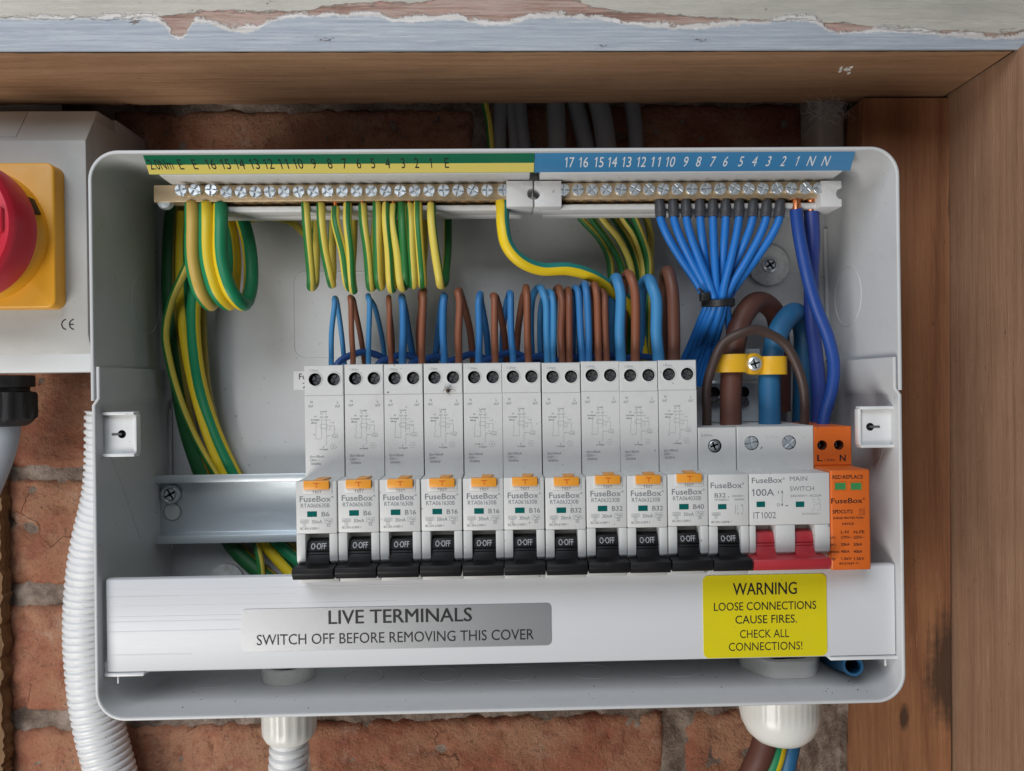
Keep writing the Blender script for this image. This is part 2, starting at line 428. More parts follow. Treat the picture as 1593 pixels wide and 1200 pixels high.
def wood(name, cols, grain='Z', scale=1., rough=.7, knots=(), bst=.35, marks=.25, ring=.06):
    m, nt, b = nodes(name)
    def st(k): return {'Z': (1, 1, k), 'X': (k, 1, 1)}[grain]
    v = objco(nt)
    warp = noise(nt, 12*scale, 2, .45, objco(nt, st(.05)))
    rings = math_(nt, 'ABSOLUTE', math_(nt, 'MULTIPLY_ADD', math_(nt, 'FRACT', math_(nt, 'MULTIPLY', warp, 26.)), 2., -1.)); rings = math_(nt, 'POWER', rings, 1.6)
    g0 = noise(nt, 130*scale, 4, .6, objco(nt, st(.05))); g1 = noise(nt, 520*scale, 5, .7, objco(nt, st(.03))); g2 = noise(nt, 1700*scale, 3, .7, objco(nt, st(.045)))
    t = math_(nt, 'ADD', math_(nt, 'MULTIPLY', g0, .34), math_(nt, 'ADD', math_(nt, 'MULTIPLY', g1, .40), math_(nt, 'MULTIPLY', g2, .26)))
    t = math_(nt, 'SUBTRACT', t, math_(nt, 'MULTIPLY', rings, ring))
    c = ramp(nt, t, ((.36-ring*.5, cols[0]), (.50-ring*.3, cols[1]), (.64, cols[2])))
    blot = noise(nt, 22, 5, .65, v); c = mixc(nt, ramp(nt, blot, ((.42, 0.), (.72, .40))), c, cols[0])
    h = math_(nt, 'ADD', g1, math_(nt, 'MULTIPLY', g2, .8))
    if knots:
        sp = N(nt, 'ShaderNodeSeparateXYZ'); nt.links.new(v, sp.inputs[0])
        for kx, kz, rx, rz in knots:
            dx = math_(nt, 'DIVIDE', math_(nt, 'SUBTRACT', sp.outputs[0], kx*S), rx*S); dz = math_(nt, 'DIVIDE', math_(nt, 'SUBTRACT', sp.outputs[2], kz*S), rz*S)
            d = math_(nt, 'SQRT', math_(nt, 'ADD', math_(nt, 'MULTIPLY', dx, dx), math_(nt, 'MULTIPLY', dz, dz)))
            d = math_(nt, 'ADD', d, math_(nt, 'MULTIPLY_ADD', noise(nt, 70, 6, .75, v), 1.1, -.55)); d = math_(nt, 'ADD', d, math_(nt, 'MULTIPLY_ADD', g1, .9, -.45))
            c = mixc(nt, ramp(nt, math_(nt, 'MULTIPLY', d, .5), ((.28, .85), (.38, .50), (.54, 0.))), c, (.040, .024, .016))
    mk = noise(nt, 240, 5, .8, objco(nt, st(.4)))
    c = mixc(nt, ramp(nt, mk, ((.64, 0.), (.70, marks*2.4))), c, tuple(x*.30 for x in cols[0]))
    pale = noise(nt, 300, 5, .75, objco(nt, st(.10))); c = mixc(nt, ramp(nt, pale, ((.60, 0.), (.72, .35))), c, tuple(min(1, x*1.5+.03) for x in cols[2]))
    nt.links.new(c, b.inputs['Base Color']); b.inputs['Roughness'].default_value = rough; b.inputs['Specular IOR Level'].default_value = .3
    h = math_(nt, 'SUBTRACT', h, math_(nt, 'MULTIPLY', ramp(nt, mk, ((.62, 0.), (.70, 1.))), .8))
    bump(nt, b, h, bst, .0009)
wood('wood_soffit', ((.235, .130, .068), (.36, .208, .115), (.45, .275, .162)), 'X')
wood('wood_jamb', ((.235, .130, .078), (.325, .188, .116), (.39, .240, .152)), 'Z', marks=.18)
_k1 = P(1468, 1045, 418); _k2 = P(1407, 1115, 418); _k3 = P(1478, 318, 418)
_bo = P(1410, 1250, 418)
wood('wood_batten', ((.175, .070, .032), (.27, .118, .054), (.345, .165, .080)), 'Z', .8, ring=.20,
     knots=((_k1.x-_bo.x+4, _k1.z-_bo.z, 16, 34), (_k2.x-_bo.x, _k2.z-_bo.z, 3.0, 8), (_k3.x-_bo.x+1, _k3.z-_bo.z, 2.5, 12)))
wood('wood_rough', ((.10, .055, .026), (.21, .12, .055), (.31, .20, .10)), 'Z', .6, bst=.9)

def masonry():
    m, nt, b = nodes('brick'); v = objco(nt, None, True); oi = N(nt, 'ShaderNodeObjectInfo')
    big = noise(nt, 22, 4, .6, v); mid = noise(nt, 80, 5, .7, v); fine = noise(nt, 420, 5, .75, v)
    base = ramp(nt, oi.outputs['Random'], ((0., (.34, .122, .070)), (.4, (.38, .160, .094)), (.75, (.29, .096, .060)), (1., (.39, .178, .104))))
    c = mixc(nt, ramp(nt, big, ((.42, 0.), (.60, .85))), base, (.42, .225, .135))
    c = mixc(nt, ramp(nt, mid, ((.50, 0.), (.64, .60))), c, (.27, .085, .055))
    c = mixc(nt, ramp(nt, noise(nt, 38, 6, .8, v), ((.57, 0.), (.70, .50))), c, (.56, .43, .34))
    c = mixc(nt, ramp(nt, noise(nt, 26, 6, .78, v, .6), ((.59, 0.), (.68, .65))), c, (.17, .085, .06))
    c = mixc(nt, ramp(nt, fine, ((.54, 0.), (.66, .65))), c, (.12, .058, .040))
    c = mixc(nt, ramp(nt, noise(nt, 800, 4, .75, v), ((.58, 0.), (.68, .35))), c, (.58, .37, .25))
    vo = N(nt, 'ShaderNodeTexVoronoi', feature='DISTANCE_TO_EDGE'); vo.inputs['Scale'].default_value = 22
    wv = N(nt, 'ShaderNodeVectorMath', operation='ADD'); nz = N(nt, 'ShaderNodeTexNoise'); nz.inputs['Scale'].default_value = 60; nz.inputs['Detail'].default_value = 4
    sc_ = N(nt, 'ShaderNodeVectorMath', operation='SCALE'); sc_.inputs['Scale'].default_value = .035
    nt.links.new(v, nz.inputs['Vector']); nt.links.new(nz.outputs['Color'], sc_.inputs[0]); nt.links.new(sc_.outputs[0], wv.inputs[0]); nt.links.new(v, wv.inputs[1]); nt.links.new(wv.outputs[0], vo.inputs['Vector'])
    crack = ramp(nt, vo.outputs['Distance'], ((.0, 1.), (.010, 0.)))
    crack = math_(nt, 'MULTIPLY', crack, ramp(nt, noise(nt, 18, 2, .5, v), ((.58, 0.), (.70, .6))))
    c = mixc(nt, crack, c, (.05, .03, .022))
    nt.links.new(c, b.inputs['Base Color']); b.inputs['Roughness'].default_value = .85; b.inputs['Specular IOR Level'].default_value = .25
    h = math_(nt, 'ADD', math_(nt, 'MULTIPLY', mid, .8), math_(nt, 'SUBTRACT', math_(nt, 'MULTIPLY', fine, .5), math_(nt, 'MULTIPLY', crack, .6)))
    bump(nt, b, h, 1., .0030)
    m, nt, b = nodes('mortar'); v = objco(nt); n1 = noise(nt, 60, 5, .7, v); n2 = noise(nt, 500, 4, .75, v)
    c = ramp(nt, n1, ((.36, (.12, .085, .066)), (.5, (.24, .18, .142)), (.64, (.38, .30, .25))))
    c = mixc(nt, ramp(nt, n2, ((.58, 0.), (.7, .6))), c, (.07, .05, .04))
    nt.links.new(c, b.inputs['Base Color']); b.inputs['Roughness'].default_value = .95
    bump(nt, b, math_(nt, 'ADD', n1, n2), .9, .002)
masonry()
def float_curve(nt, x, pts, x0, x1, y0, y1):
    """piecewise smooth y(x) through pts, in scene units"""
    mr = math_(nt, 'DIVIDE', math_(nt, 'SUBTRACT', x, x0), x1-x0, None, True)
    fc = N(nt, 'ShaderNodeFloatCurve'); cv = fc.mapping.curves[0]
    ps = [((a-x0)/(x1-x0), (b-y0)/(y1-y0)) for a, b in pts]
    while len(cv.points) < len(ps): cv.points.new(.5, .5)
    for p, (a, b) in zip(cv.points, ps): p.location = (a, b); p.handle_type = 'AUTO'
    fc.mapping.update(); nt.links.new(mr, fc.inputs['Value'])
    return math_(nt, 'MULTIPLY_ADD', fc.outputs[0], y1-y0, y0)
BEAM_D = 362
def old_paint():
    """painted face of the lintel: cream above, blue-grey below, white edge and bare wood where paint has come off"""
    m, nt, b = nodes('old_paint'); v = objco(nt); sp = N(nt, 'ShaderNodeSeparateXYZ'); nt.links.new(v, sp.inputs[0]); X, Z = sp.outputs[0], sp.outputs[2]
    ox, oz = BEAM_ORG[0], BEAM_ORG[2]
    def conv(l): return [((P(a, c, BEAM_D).x-ox)*S, (P(a, c, BEAM_D).z-oz)*S) for a, c in l]
    lo = conv([(-60, 34), (60, 33), (230, 34), (262, 46), (283, 62), (296, 44), (318, 37), (345, 47), (385, 52), (420, 36), (500, 28), (590, 29), (620, 37), (700, 33), (770, 42), (850, 30), (930, 33), (990, 42), (1060, 47), (1150, 41), (1260, 36), (1290, 52), (1400, 52), (1520, 62), (1660, 58)])
    hi = conv([(-60, 32), (60, 31), (180, 31), (262, 26), (300, 22), (400, 21), (470, 18), (520, 9), (600, 8), (680, 3), (740, -4), (860, -2), (930, 15), (1000, 22), (1100, 30), (1200, 34), (1260, 35), (1300, 38), (1400, 48), (1520, 52), (1660, 52)])
    wob = math_(nt, 'MULTIPLY_ADD', noise(nt, 190, 5, .75, v), .0048, -.0024); wob2 = math_(nt, 'MULTIPLY_ADD', noise(nt, 260, 5, .8, objco(nt, (.22, 1, 1))), .0090, -.0045)
    a, c_ = lo[0][0], lo[-1][0]
    zl = math_(nt, 'ADD', float_curve(nt, X, lo, a, c_, .0, .04), wob); zh = math_(nt, 'ADD', float_curve(nt, X, hi, a, c_, .0, .04), wob2)
    streak = noise(nt, 1100, 4, .65, objco(nt, (.025, 1, 1))); soft = noise(nt, 420, 4, .7, objco(nt, (.05, 1, 1)))
    def above(z0, wd): return math_(nt, 'DIVIDE', math_(nt, 'ADD', math_(nt, 'SUBTRACT', Z, z0), wd/2), wd, None, True)
    blue = mixc(nt, ramp(nt, streak, ((.35, 0.), (.65, 1.))), (.33, .375, .44), (.47, .515, .57))
    blue = mixc(nt, ramp(nt, soft, ((.58, 0.), (.70, .55))), blue, (.66, .66, .66))
    cream = mixc(nt, ramp(nt, noise(nt, 60, 5, .7, objco(nt, (.2, 1, 1))), ((.35, 0.), (.65, 1.))), (.42, .405, .36), (.56, .54, .475))
    cream = mixc(nt, ramp(nt, soft, ((.57, 0.), (.68, .5))), cream, (.66, .63, .58))
    bare = ramp(nt, noise(nt, 260, 6, .75, objco(nt, (.06, 1, 1))), ((.36, (.20, .11, .085)), (.47, (.36, .23, .185)), (.56, (.47, .36, .31)), (.66, (.50, .17, .145))))
    white = mixc(nt, ramp(nt, soft, ((.35, 0.), (.6, 1.))), (.55, .52, .49), (.74, .72, .70))
    wl = math_(nt, 'MULTIPLY', ramp(nt, noise(nt, 75, 5, .75, objco(nt, (.6, 1, 1))), ((.33, .0), (.66, 1.))), .0042)
    f_blue = above(zl, .0009); f_edge = above(math_(nt, 'ADD', zl, wl), .0011); f_cream = above(zh, .0008)
    col = mixc(nt, f_cream, bare, cream); col = mixc(nt, f_edge, white, col); col = mixc(nt, f_blue, blue, col)
    chip = noise(nt, 110, 6, .8, objco(nt, (.3, 1, 1))); cm = ramp(nt, chip, ((.665, 0.), (.675, .85))); col = mixc(nt, cm, col, (.16, .11, .085))
    nt.links.new(col, b.inputs['Base Color']); b.inputs['Roughness'].default_value = .6
    h = math_(nt, 'ADD', math_(nt, 'MULTIPLY', f_cream, 1.2), math_(nt, 'ADD', math_(nt, 'MULTIPLY', math_(nt, 'SUBTRACT', 1., f_edge), .9), math_(nt, 'MULTIPLY', streak, .9)))
    bump(nt, b, math_(nt, 'SUBTRACT', h, cm), .8, .0010)
# ------------------------------------------------------------------ the place: wall and timber frame
WALL = 465
def brick_wall():
    base = P(700, 1108, WALL); zb = base.z; pitch = 74.; jx = P(1050, 1160, WALL).x
    t = thing('brick_wall', (0, WALL+30, zb-4*pitch), 'old orange and red brick wall with crumbling mortar behind the boxes', 'wall')
    org = (0, WALL+30, zb-4*pitch)
    m = MB(); nx, nz = 240, 190; x0, x1, z0, z1 = -430, 330, zb-2.6*pitch, zb+5.5*pitch
    vs = []; fs = []
    for j in range(nz+1):
        for i in range(nx+1):
            x = x0+(x1-x0)*i/nx; z = z0+(z1-z0)*j/nz
            q = Vector((x, 0, z)); vs.append((x, WALL+2.4+mnoise.fractal(q*.07, 1., 2., 4)*2.2+mnoise.fractal(q*.3, 1., 2., 3)*.8, z))
    for j in range(nz):
        for i in range(nx): a = j*(nx+1)+i; fs.append((a, a+1, a+nx+2, a+nx+1))
    m.add(vs, fs); m.build('mortar', 'mortar', t, org, 80)
    def brick_mesh(L, H, seed):
        rr = random.Random(seed); bm = MB(); nx, nz = 80, 26; vs = []; fs = []; o = Vector((seed*13.7, seed*5.1, 2.))
        for j in range(nz+1):
            for i in range(nx+1):
                x = -L/2+L*i/nx; z = -H/2+H*j/nz; q = Vector((x, 0, z))
                y = mnoise.fractal(q*.045+o, 1., 2., 4)*1.3+mnoise.fractal(q*.25+o, 1., 2., 3)*.45
                pit = mnoise.noise(q*.11+o*2); y += max(0, pit-.33)*9.
                e = min(min(i, nx-i)*L/nx, min(j, nz-j)*H/nz)
                y += 3.2*max(0, 1-e/4.5)**2
                if i in (0, nx): x += mnoise.fractal(Vector((z*.09, i, seed*3.)), 1., 2., 3)*2.2
                if j in (0, nz): z += mnoise.fractal(Vector((x*.09, j, seed*7.)), 1., 2., 3)*2.2
                vs.append((x, y, z))
        for j in range(nz):
            for i in range(nx): a = j*(nx+1)+i; fs.append((a, a+1, a+nx+2, a+nx+1))
        loop = [i for i in range(nx+1)]+[j*(nx+1)+nx for j in range(1, nz+1)]+[nz*(nx+1)+i for i in range(nx-1, -1, -1)]+[j*(nx+1) for j in range(nz-1, 0, -1)]
        b0 = len(vs); vs += [(vs[k][0], 14., vs[k][2]) for k in loop]; n = len(loop)
        for k in range(n): fs.append((loop[k], b0+k, b0+(k+1) % n, loop[(k+1) % n]))
        bm.add(vs, fs); return bm
    protos = [brick_mesh(215, 64, s) for s in range(5)]; datas = []
    for p in protos:
        o = p.build('brick', 'brick', t, (0, 0, 0), 60); datas.append(o.data); bpy.data.objects.remove(o)
    k = 0
    for row in range(-2, 6):
        for c in range(-4, 3):
            off = 112 if row % 2 == 0 else 0
            cx = jx+112.5+225*c+off; cz = zb+pitch*(row+.5)-37+37
            if cx < -500 or cx > 390: continue
            o = bpy.data.objects.new('brick', datas[k % 5]); k += 1; link(o); o.parent = t
            o.location = Vector((cx-org[0]+random.uniform(-2, 2), WALL-org[1]+random.uniform(-.8, .8), cz-org[2]+random.uniform(-1.5, 1.5)))*S
            o.rotation_euler = (random.uniform(-.008, .008), random.uniform(-.012, .012), random.choice((0, 0))+random.uniform(-.006, .006))
brick_wall()
SOFF = 157.
BEAM_ORG = (0, BEAM_D, SOFF)
old_paint()
def lintel():
    t = thing('wooden_lintel', BEAM_ORG, 'brown wooden lintel with peeling blue and cream paint across the top', 'beam')
    m = MB(); nx, ny = 120, 10; x0, x1 = -430, 246; vs = []; fs = []      # soffit: slightly uneven underside
    rr = random.Random(3)
    for j in range(ny+1):
        for i in range(nx+1):
            y = BEAM_D+.6+(432-BEAM_D)*j/ny; e = rr.uniform(-.12, .12)
            if j == ny: y += rr.uniform(-1.2, 1.0)
            vs.append((x0+(x1-x0)*i/nx, y, SOFF+e+(1.6 if j == ny else 0)))
    for j in range(ny):
        for i in range(nx): a = j*(nx+1)+i; fs.append((a, a+nx+1, a+nx+2, a+1))
    m.add(vs, fs); bx(m, x0, x1, BEAM_D+1, 431, SOFF+1.8, SOFF+420, 0); m.build('soffit', 'wood_soffit', t, BEAM_ORG, 60)
    m = MB(); bx(m, x0, 330, BEAM_D-1.2, BEAM_D+.5, SOFF+.2, SOFF+420, .5, 3); m.build('painted_face', 'old_paint', t, BEAM_ORG)
    rr = random.Random(9); f = P(1327, 125, 385)
    for k in range(9):                                     # paint flakes stuck to the soffit
        m = MB(); px = 1318+rr.uniform(0, 22); d = rr.uniform(380, 388); q = Vector(((px-783)/1198*d, d, SOFF-.25))
        pts = [(q.x+rr.uniform(.4, 1.3)*math.cos(a), q.y+rr.uniform(.4, 1.6)*math.sin(a)) for a in (0, 1.2, 2.4, 3.6, 5)]
        prism(m, pts, 'Z', SOFF-.5, SOFF-.05, 0); m.build('paint_flake', 'flake', t, BEAM_ORG)
lintel()
def jamb():
    xa = P(1480, 400, 418).x; xb = P(1483, 1100, 418).x; m = MB(); nz, ny = 60, 8; vs = []; fs = []; rr = random.Random(5)
    z0, z1 = -330, SOFF+.6
    for j in range(nz+1):
        for i in range(ny+1):
            z = z0+(z1-z0)*j/nz; vs.append((xa+(xb-xa)*(1-j/nz)+rr.uniform(-.12, .12)+(.8 if i == 0 else 0), 345+(464-345)*i/ny, z))
    for j in range(nz):
        for i in range(ny): a = j*(ny+1)+i; fs.append((a, a+ny+1, a+ny+2, a+1))
    m.add(vs, fs); bx(m, max(xa, xb)+.9, 330, 345.5, 464, z0, z1, .8)
    m.top('wooden_jamb', 'wood_jamb', 'broad plain brown board standing upright along the right edge', 'board', ang=60, org=(xa, 345, z0))
jamb()
def batten():
    org = _bo; a, b = P(1343, 150, 418), P(1322, 1190, 418); c, e = P(1479, 150, 418), P(1482, 1190, 418)
    m = MB(); rr = random.Random(8); nz = 50; z0, z1 = -320, SOFF-1.5
    L = []; Rr = []
    for j in range(nz+1):
        z = z0+(z1-z0)*j/nz; k = (z-b.z)/(a.z-b.z)
        L.append((b.x+(a.x-b.x)*k+rr.uniform(-.5, .5), z)); Rr.append((min(e.x+(c.x-e.x)*k, c.x)-.8, z))
    prism(m, L+Rr[::-1], 'Y', 418.2, 463.5, 0)
    m.top('wooden_batten', 'wood_batten', 'knotty orange brown batten behind the right side of the consumer unit', 'batten', ang=40, org=org)
    m = MB(); nz, ny = 110, 22; vs = []; fs = []; z0 = -320; z1 = -100      # crumbling mortar packed against the batten
    for j in range(nz+1):
        z = z0+(z1-z0)*j/nz; k = (z-b.z)/(a.z-b.z); xe = b.x+(a.x-b.x)*k-.3
        for i in range(ny+1):
            s_ = i/ny; y = 421+(463-421)*max(0, s_-.2)/.8; x = xe-4.6*min(1, s_/.2)-max(0, s_-.2)*7
            q = Vector((x, y, z)); e = mnoise.fractal(q*.16, 1., 2., 4)*1.1+mnoise.fractal(q*.6, 1., 2., 2)*.4
            vs.append((x+e*min(1, s_*5), y+e*(1 if s_ < .25 else .3), z))
    for j in range(nz):
        for i in range(ny): q = j*(ny+1)+i; fs.append((q, q+1, q+ny+2, q+ny+1))
    m.add(vs, fs); m.top('mortar_fillet', 'mortar', 'crumbly strip of mortar along the lower left edge of the batten', 'mortar', ang=80)
    m = MB(); nz = 70; L = []
    x = P(1, 900, 455).x
    nz = 160
    for j in range(nz+1): L.append((x+rr.uniform(-.8, .8)+mnoise.noise(Vector((j*.21, 3, 1)))*2.2, -330+(-28+330)*j/nz))
    prism(m, L+[(x-45, -28), (x-45, -330)], 'Y', 455, 463.5, 0)
    m.top('rough_timber', 'wood_rough', 'splintered sawn timber edge at the lower left of the brick wall', 'timber', ang=50)
    m = MB(); p, q = P(1272, 160, 438), P(1316, 260, 438); bx(m, p.x, q.x, 437, 466, q.z, SOFF+40, 3, 3)
    m.top('plaster_strip', 'plaster', 'pale upright plaster strip in the dark gap beside the batten top', 'plaster')
    m = MB(); p = P(62, 172, 440); bx(m, -430, p.x, 434, 463, p.z, p.z+30, 1.5)
    m.top('white_trunking', 'conduit_white', 'pale edge of trunking above the isolator switch at the far left', 'trunking')
batten()
def cables_up():
    spec = [('gy', 2.1, [(752, 150), (760, 190), (766, 260)], 'thin green and yellow wire left of the grey cables in the top gap'),
            ('cable_grey', 4.5, [(780, 150), (776, 200), (778, 270)], 'leftmost grey cable rising in the dark gap above the box'),
            ('cable_grey', 3.2, [(793, 150), (798, 200), (802, 270)], 'thin second grey cable rising in the dark top gap'),
            ('cable_grey', 4.0, [(808, 150), (812, 200), (822, 270)], 'third grey cable from the left in the dark top gap'),
            ('cable_grey', 5.4, [(864, 150), (866, 200), (868, 270)], 'wide straight grey cable in the middle of the top gap'),
            ('cable_grey', 5.2, [(893, 150), (903, 190), (922, 270)], 'slanting grey cable right of the wide straight one'),
            ('cable_grey', 6.0, [(930, 150), (938, 190), (948, 270)], 'thick grey cable second from the right in the top gap'),
            ('cable_grey', 4.6, [(982, 150), (988, 200), (990, 270)], 'rightmost dark grey cable in the top gap')]
    for i, (mt, r, pts, lab) in enumerate(spec):
        m = MB(); d = 448 if i in (0, 4, 6) else 452
        top_ = P(pts[0][0]-3, 100, d)
        tube(m, spline([top_]+[P(a, b, d) for a, b in pts]), r, 12, .3); m.top('supply_cable', mt, lab, 'cable', 'cables rising behind the box')
cables_up()
# ------------------------------------------------------------------ isolator switch, its gland and the left conduit
def isolator():
    D = 398; a = P(133, 200, D); x1 = a.x; zt = P(60, 219, D).z; zb = P(60, 521, D).z; x0 = x1-112; zbot = P(60, 577, D+6).z
    ztop = P(60, 173, D+12).z; org = (x1-55, WALL, zbot)
    t = thing('isolator_switch', org, 'grey isolator switch box with a red knob on a yellow plate at left', 'switch')
    m = MB(); xr = x1+1.2
    prism(m, [(D, zb), (D, zt), (D+12, ztop), (D+30, ztop+.5), (D+30, zbot+1.2), (D+6, zbot+1.2)], 'X', x0, x1, .7, 2)
    m.build('lid', 'isolator_grey', t, org)
    m = MB(); prism(m, [(x1+.2, D+8), (x1+1.4, D+30.3), (x1+1.4, WALL-1), (x0, WALL-1), (x0, D+30.3)], 'Z', zbot+3, ztop-6, .5)
    bx(m, x0, x1+.6, D+30.4, WALL-1, zbot+1, ztop+1.5, .6); m.build('base', 'isolator_grey', t, org)
    m = MB(); bx(m, x0, x1-.4, D+3.5, D+22, zbot-1.0, zb-.6, .7); m.build('lower_lid', 'isolator_pale', t, org)  # paler than the lid above, light from below painted in
    m = MB(); ch = Vector((12, ztop-zt)); nn = Vector((-ch.y, ch.x)).normalized(); c0 = Vector((D, zt)); q0, q1 = c0+ch*.12, c0+ch*.93
    prism(m, [tuple(q0+nn*.35), tuple(q1+nn*.35), tuple(q1-nn*.5), tuple(q0-nn*.5)], 'X', x0, P(31, 0, D+6).x, .12); m.build('label_pocket', 'isolator_grey', t, org)
    pr = P(82, 0, 390).x; pt = P(40, 254, 390).z; pb = P(40, 480, 390).z; w_ = pt-pb; m = MB()
    prism(m, ring2d(pr-w_, pr, pb, pt, 4.5), 'Y', 389, D+1, 1.0, 3); m.build('yellow_plate', 'isolator_yellow', t, org)
    cx, cz = pr-w_/2, (pt+pb)/2; r1 = P(68, 360, 385).x-cx; r2 = P(43, 360, 371).x-cx
    m = MB(); lathe(m, [(r1, 389.5), (r1-.3, 387), (r1-3, 379), (r1-4, 378), (0, 378)], (cx, 0, cz), 'Y', 64)
    m.build('collar', 'isolator_yellow', t, org)
    m = MB(); an = R(24); ca = Vector((math.cos(an), math.sin(an)))
    q = Vector((cx, cz))+ca*(r1-2.2); pv = Vector((-ca.y, ca.x))
    pts = [q+ca*1.9+pv*4.2, q-ca*1.9+pv*4.2, q-ca*1.9-pv*4.2, q+ca*1.9-pv*4.2]
    prism(m, [tuple(p) for p in pts], 'Y', 379.8, 386, .2); m.build('padlock_slot', 'hole_dark', t, org)
    m = MB(); lathe(m, [(r2, 378.5), (r2, 364), (r2-.8, 362), (r2-2.2, 360.6), (r2-4.8, 360.2), (r2-5.6, 361), (r2-6.4, 372), (6, 373), (0, 373)], (cx, 0, cz), 'Y', 64)
    bx(m, cx-r2+4, cx+r2-4, 358.6, 371, cz-4.5, cz+7.5, 1.6, 3); bx(m, cx-5, cx+5, 359.2, 371, cz-r2+5, cz+r2-5, 1.6, 3)
    m.build('red_knob', 'isolator_red', t, org)
    m = MB(); c = P(107, 505, D)
    for k, cx_ in enumerate((c.x-.9, c.x+3.0)):
        poly(m, [(cx_+2.6*math.cos(R(a_)), c.z+2.6*math.sin(R(a_))) for a_ in range(100, 261, 10)], .62, D-.08)
    line(m, c.x+.7, c.z, c.x+2.5, c.z, .62, D-.10); m.build('print', 'ink_black', t, org)
    # gland and grey cable below it
    g = P(8, 600, 425); m = MB(); org = (g.x, 425, P(0, 588, 425).z-28); zt = P(0, 586, 425).z
    lathe(m, [(0, -27), (9.5, -27), (12, -25.5), (14.2, -23), (15.2, -22), (15.2, -10), (14.2, -8.6), (11.5, -8.2), (11.5, -6.0), (14.0, -5.8), (14.0, 0.5), (0, .5)], (g.x, 425, zt), 'Z', 60, rib=(14, 2.0, -22.5, -9))
    t = m.top('cable_gland', 'rubber_black', 'black ribbed cable gland under the isolator switch', 'gland', org=org, ang=50)
    m = MB(); tube(m, spline([P(6, 655, 425), P(1, 690, 425), P(-16, 740, 425), P(-44, 800, 425)]), 8.2, 20)
    m.top('grey_cable', 'cable_pale', 'pale grey cable leaving the black gland at left', 'cable')
isolator()
def corrug(pitch, r, dip):
    prof = [(0, 0), (.12, 0), (.2, -.6), (.28, -1), (.5, -1), (.58, -.6), (.66, 0)]
    def f(l, tot):
        u = (l/pitch) % 1.
        for (a, va), (b, vb) in zip(prof, prof[1:]+[(1., 0)]):
            if u <= b: return r+dip*(va+(vb-va)*(u-a)/(b-a))
        return r
    return f
def conduit(name, pts, r, pitch, label):
    m = MB(); tube(m, spline(pts, pitch/9), r, 28, rfun=corrug(pitch, r, 1.15)); m.top(name, 'conduit_white', label, 'conduit', ang=50)
conduit('corrugated_conduit', [P(172, 640, 446), P(168, 760, 446), P(147, 860, 446), P(138, 960, 446), P(141, 1040, 446), P(152, 1120, 446), P(172, 1200, 446), P(196, 1290, 446)], 13.2, 4.0,
        'large white corrugated conduit curving down the brickwork left of the box')

# ------------------------------------------------------------------ consumer unit enclosure
RIM, BACK = 340., 415.
XL, XR = P(138, 420, RIM).x, P(1402, 420, RIM).x
ZT, ZB = P(780, 230.5, RIM).z, P(780, 1109, RIM).z
SEAM = P(138, 571, RIM).z; JOG = P(136, 624, RIM).z
CU = ((XL+XR)/2, BACK+3, ZB)
def arc(cx, cz, r, a0, a1, n=10): return [(cx+r*math.cos(R(a0+(a1-a0)*k/n)), cz+r*math.sin(R(a0+(a1-a0)*k/n))) for k in range(n+1)]
def strip_shell(m, path, th, yf, yb):
    """open wall following path (x,z): outer skin, rounded front lip, inner skin"""
    n = len(path); nor = []
    for i in range(n):
        a, b = Vector(path[max(i-1, 0)]), Vector(path[min(i+1, n-1)]); t = (b-a).normalized(); nor.append(Vector((t.y, -t.x)))
    sect = [(0, yb), (0, yf+.8), (.15, yf+.25), (.5, yf), (th-.45, yf), (th-.12, yf+.25), (th, yf+.8), (th, yb)]
    vs = []; fs = []; k = len(sect)
    for p, nn in zip(path, nor):
        for off, y in sect: vs.append((p[0]-nn.x*off, y, p[1]-nn.y*off))
    for i in range(n-1):
        for j in range(k-1): fs.append((i*k+j, i*k+j+1, (i+1)*k+j+1, (i+1)*k+j))
        fs.append((i*k+k-1, i*k, (i+1)*k, (i+1)*k+k-1))
    fs.append(tuple(range(k))); fs.append(tuple((n-1)*k+j for j in range(k))[::-1])
    bm = bmesh.new(); V = [bm.verts.new(v) for v in vs]
    for f in fs: bm.faces.new([V[i] for i in f])
    bmesh.ops.recalc_face_normals(bm, faces=bm.faces[:]); from_bm(m, bm)
def ring_on(m, kind, c, r, wd=.45, hgt=.3, n=48):
    """thin raised circle on a wall: kind X+ / X- / Z+ / Y-"""
    pts = []
    for k in range(n+1):
        a = 2*math.pi*k/n; u, v = r*math.cos(a), r*math.sin(a)
        pts.append(Vector({'X': (c[0], c[1]+u, c[2]+v), 'Z': (c[0]+u, c[1]+v, c[2]), 'Y': (c[0]+u, c[1], c[2]+v)}[kind]))
    tube(m, pts, wd, 6)
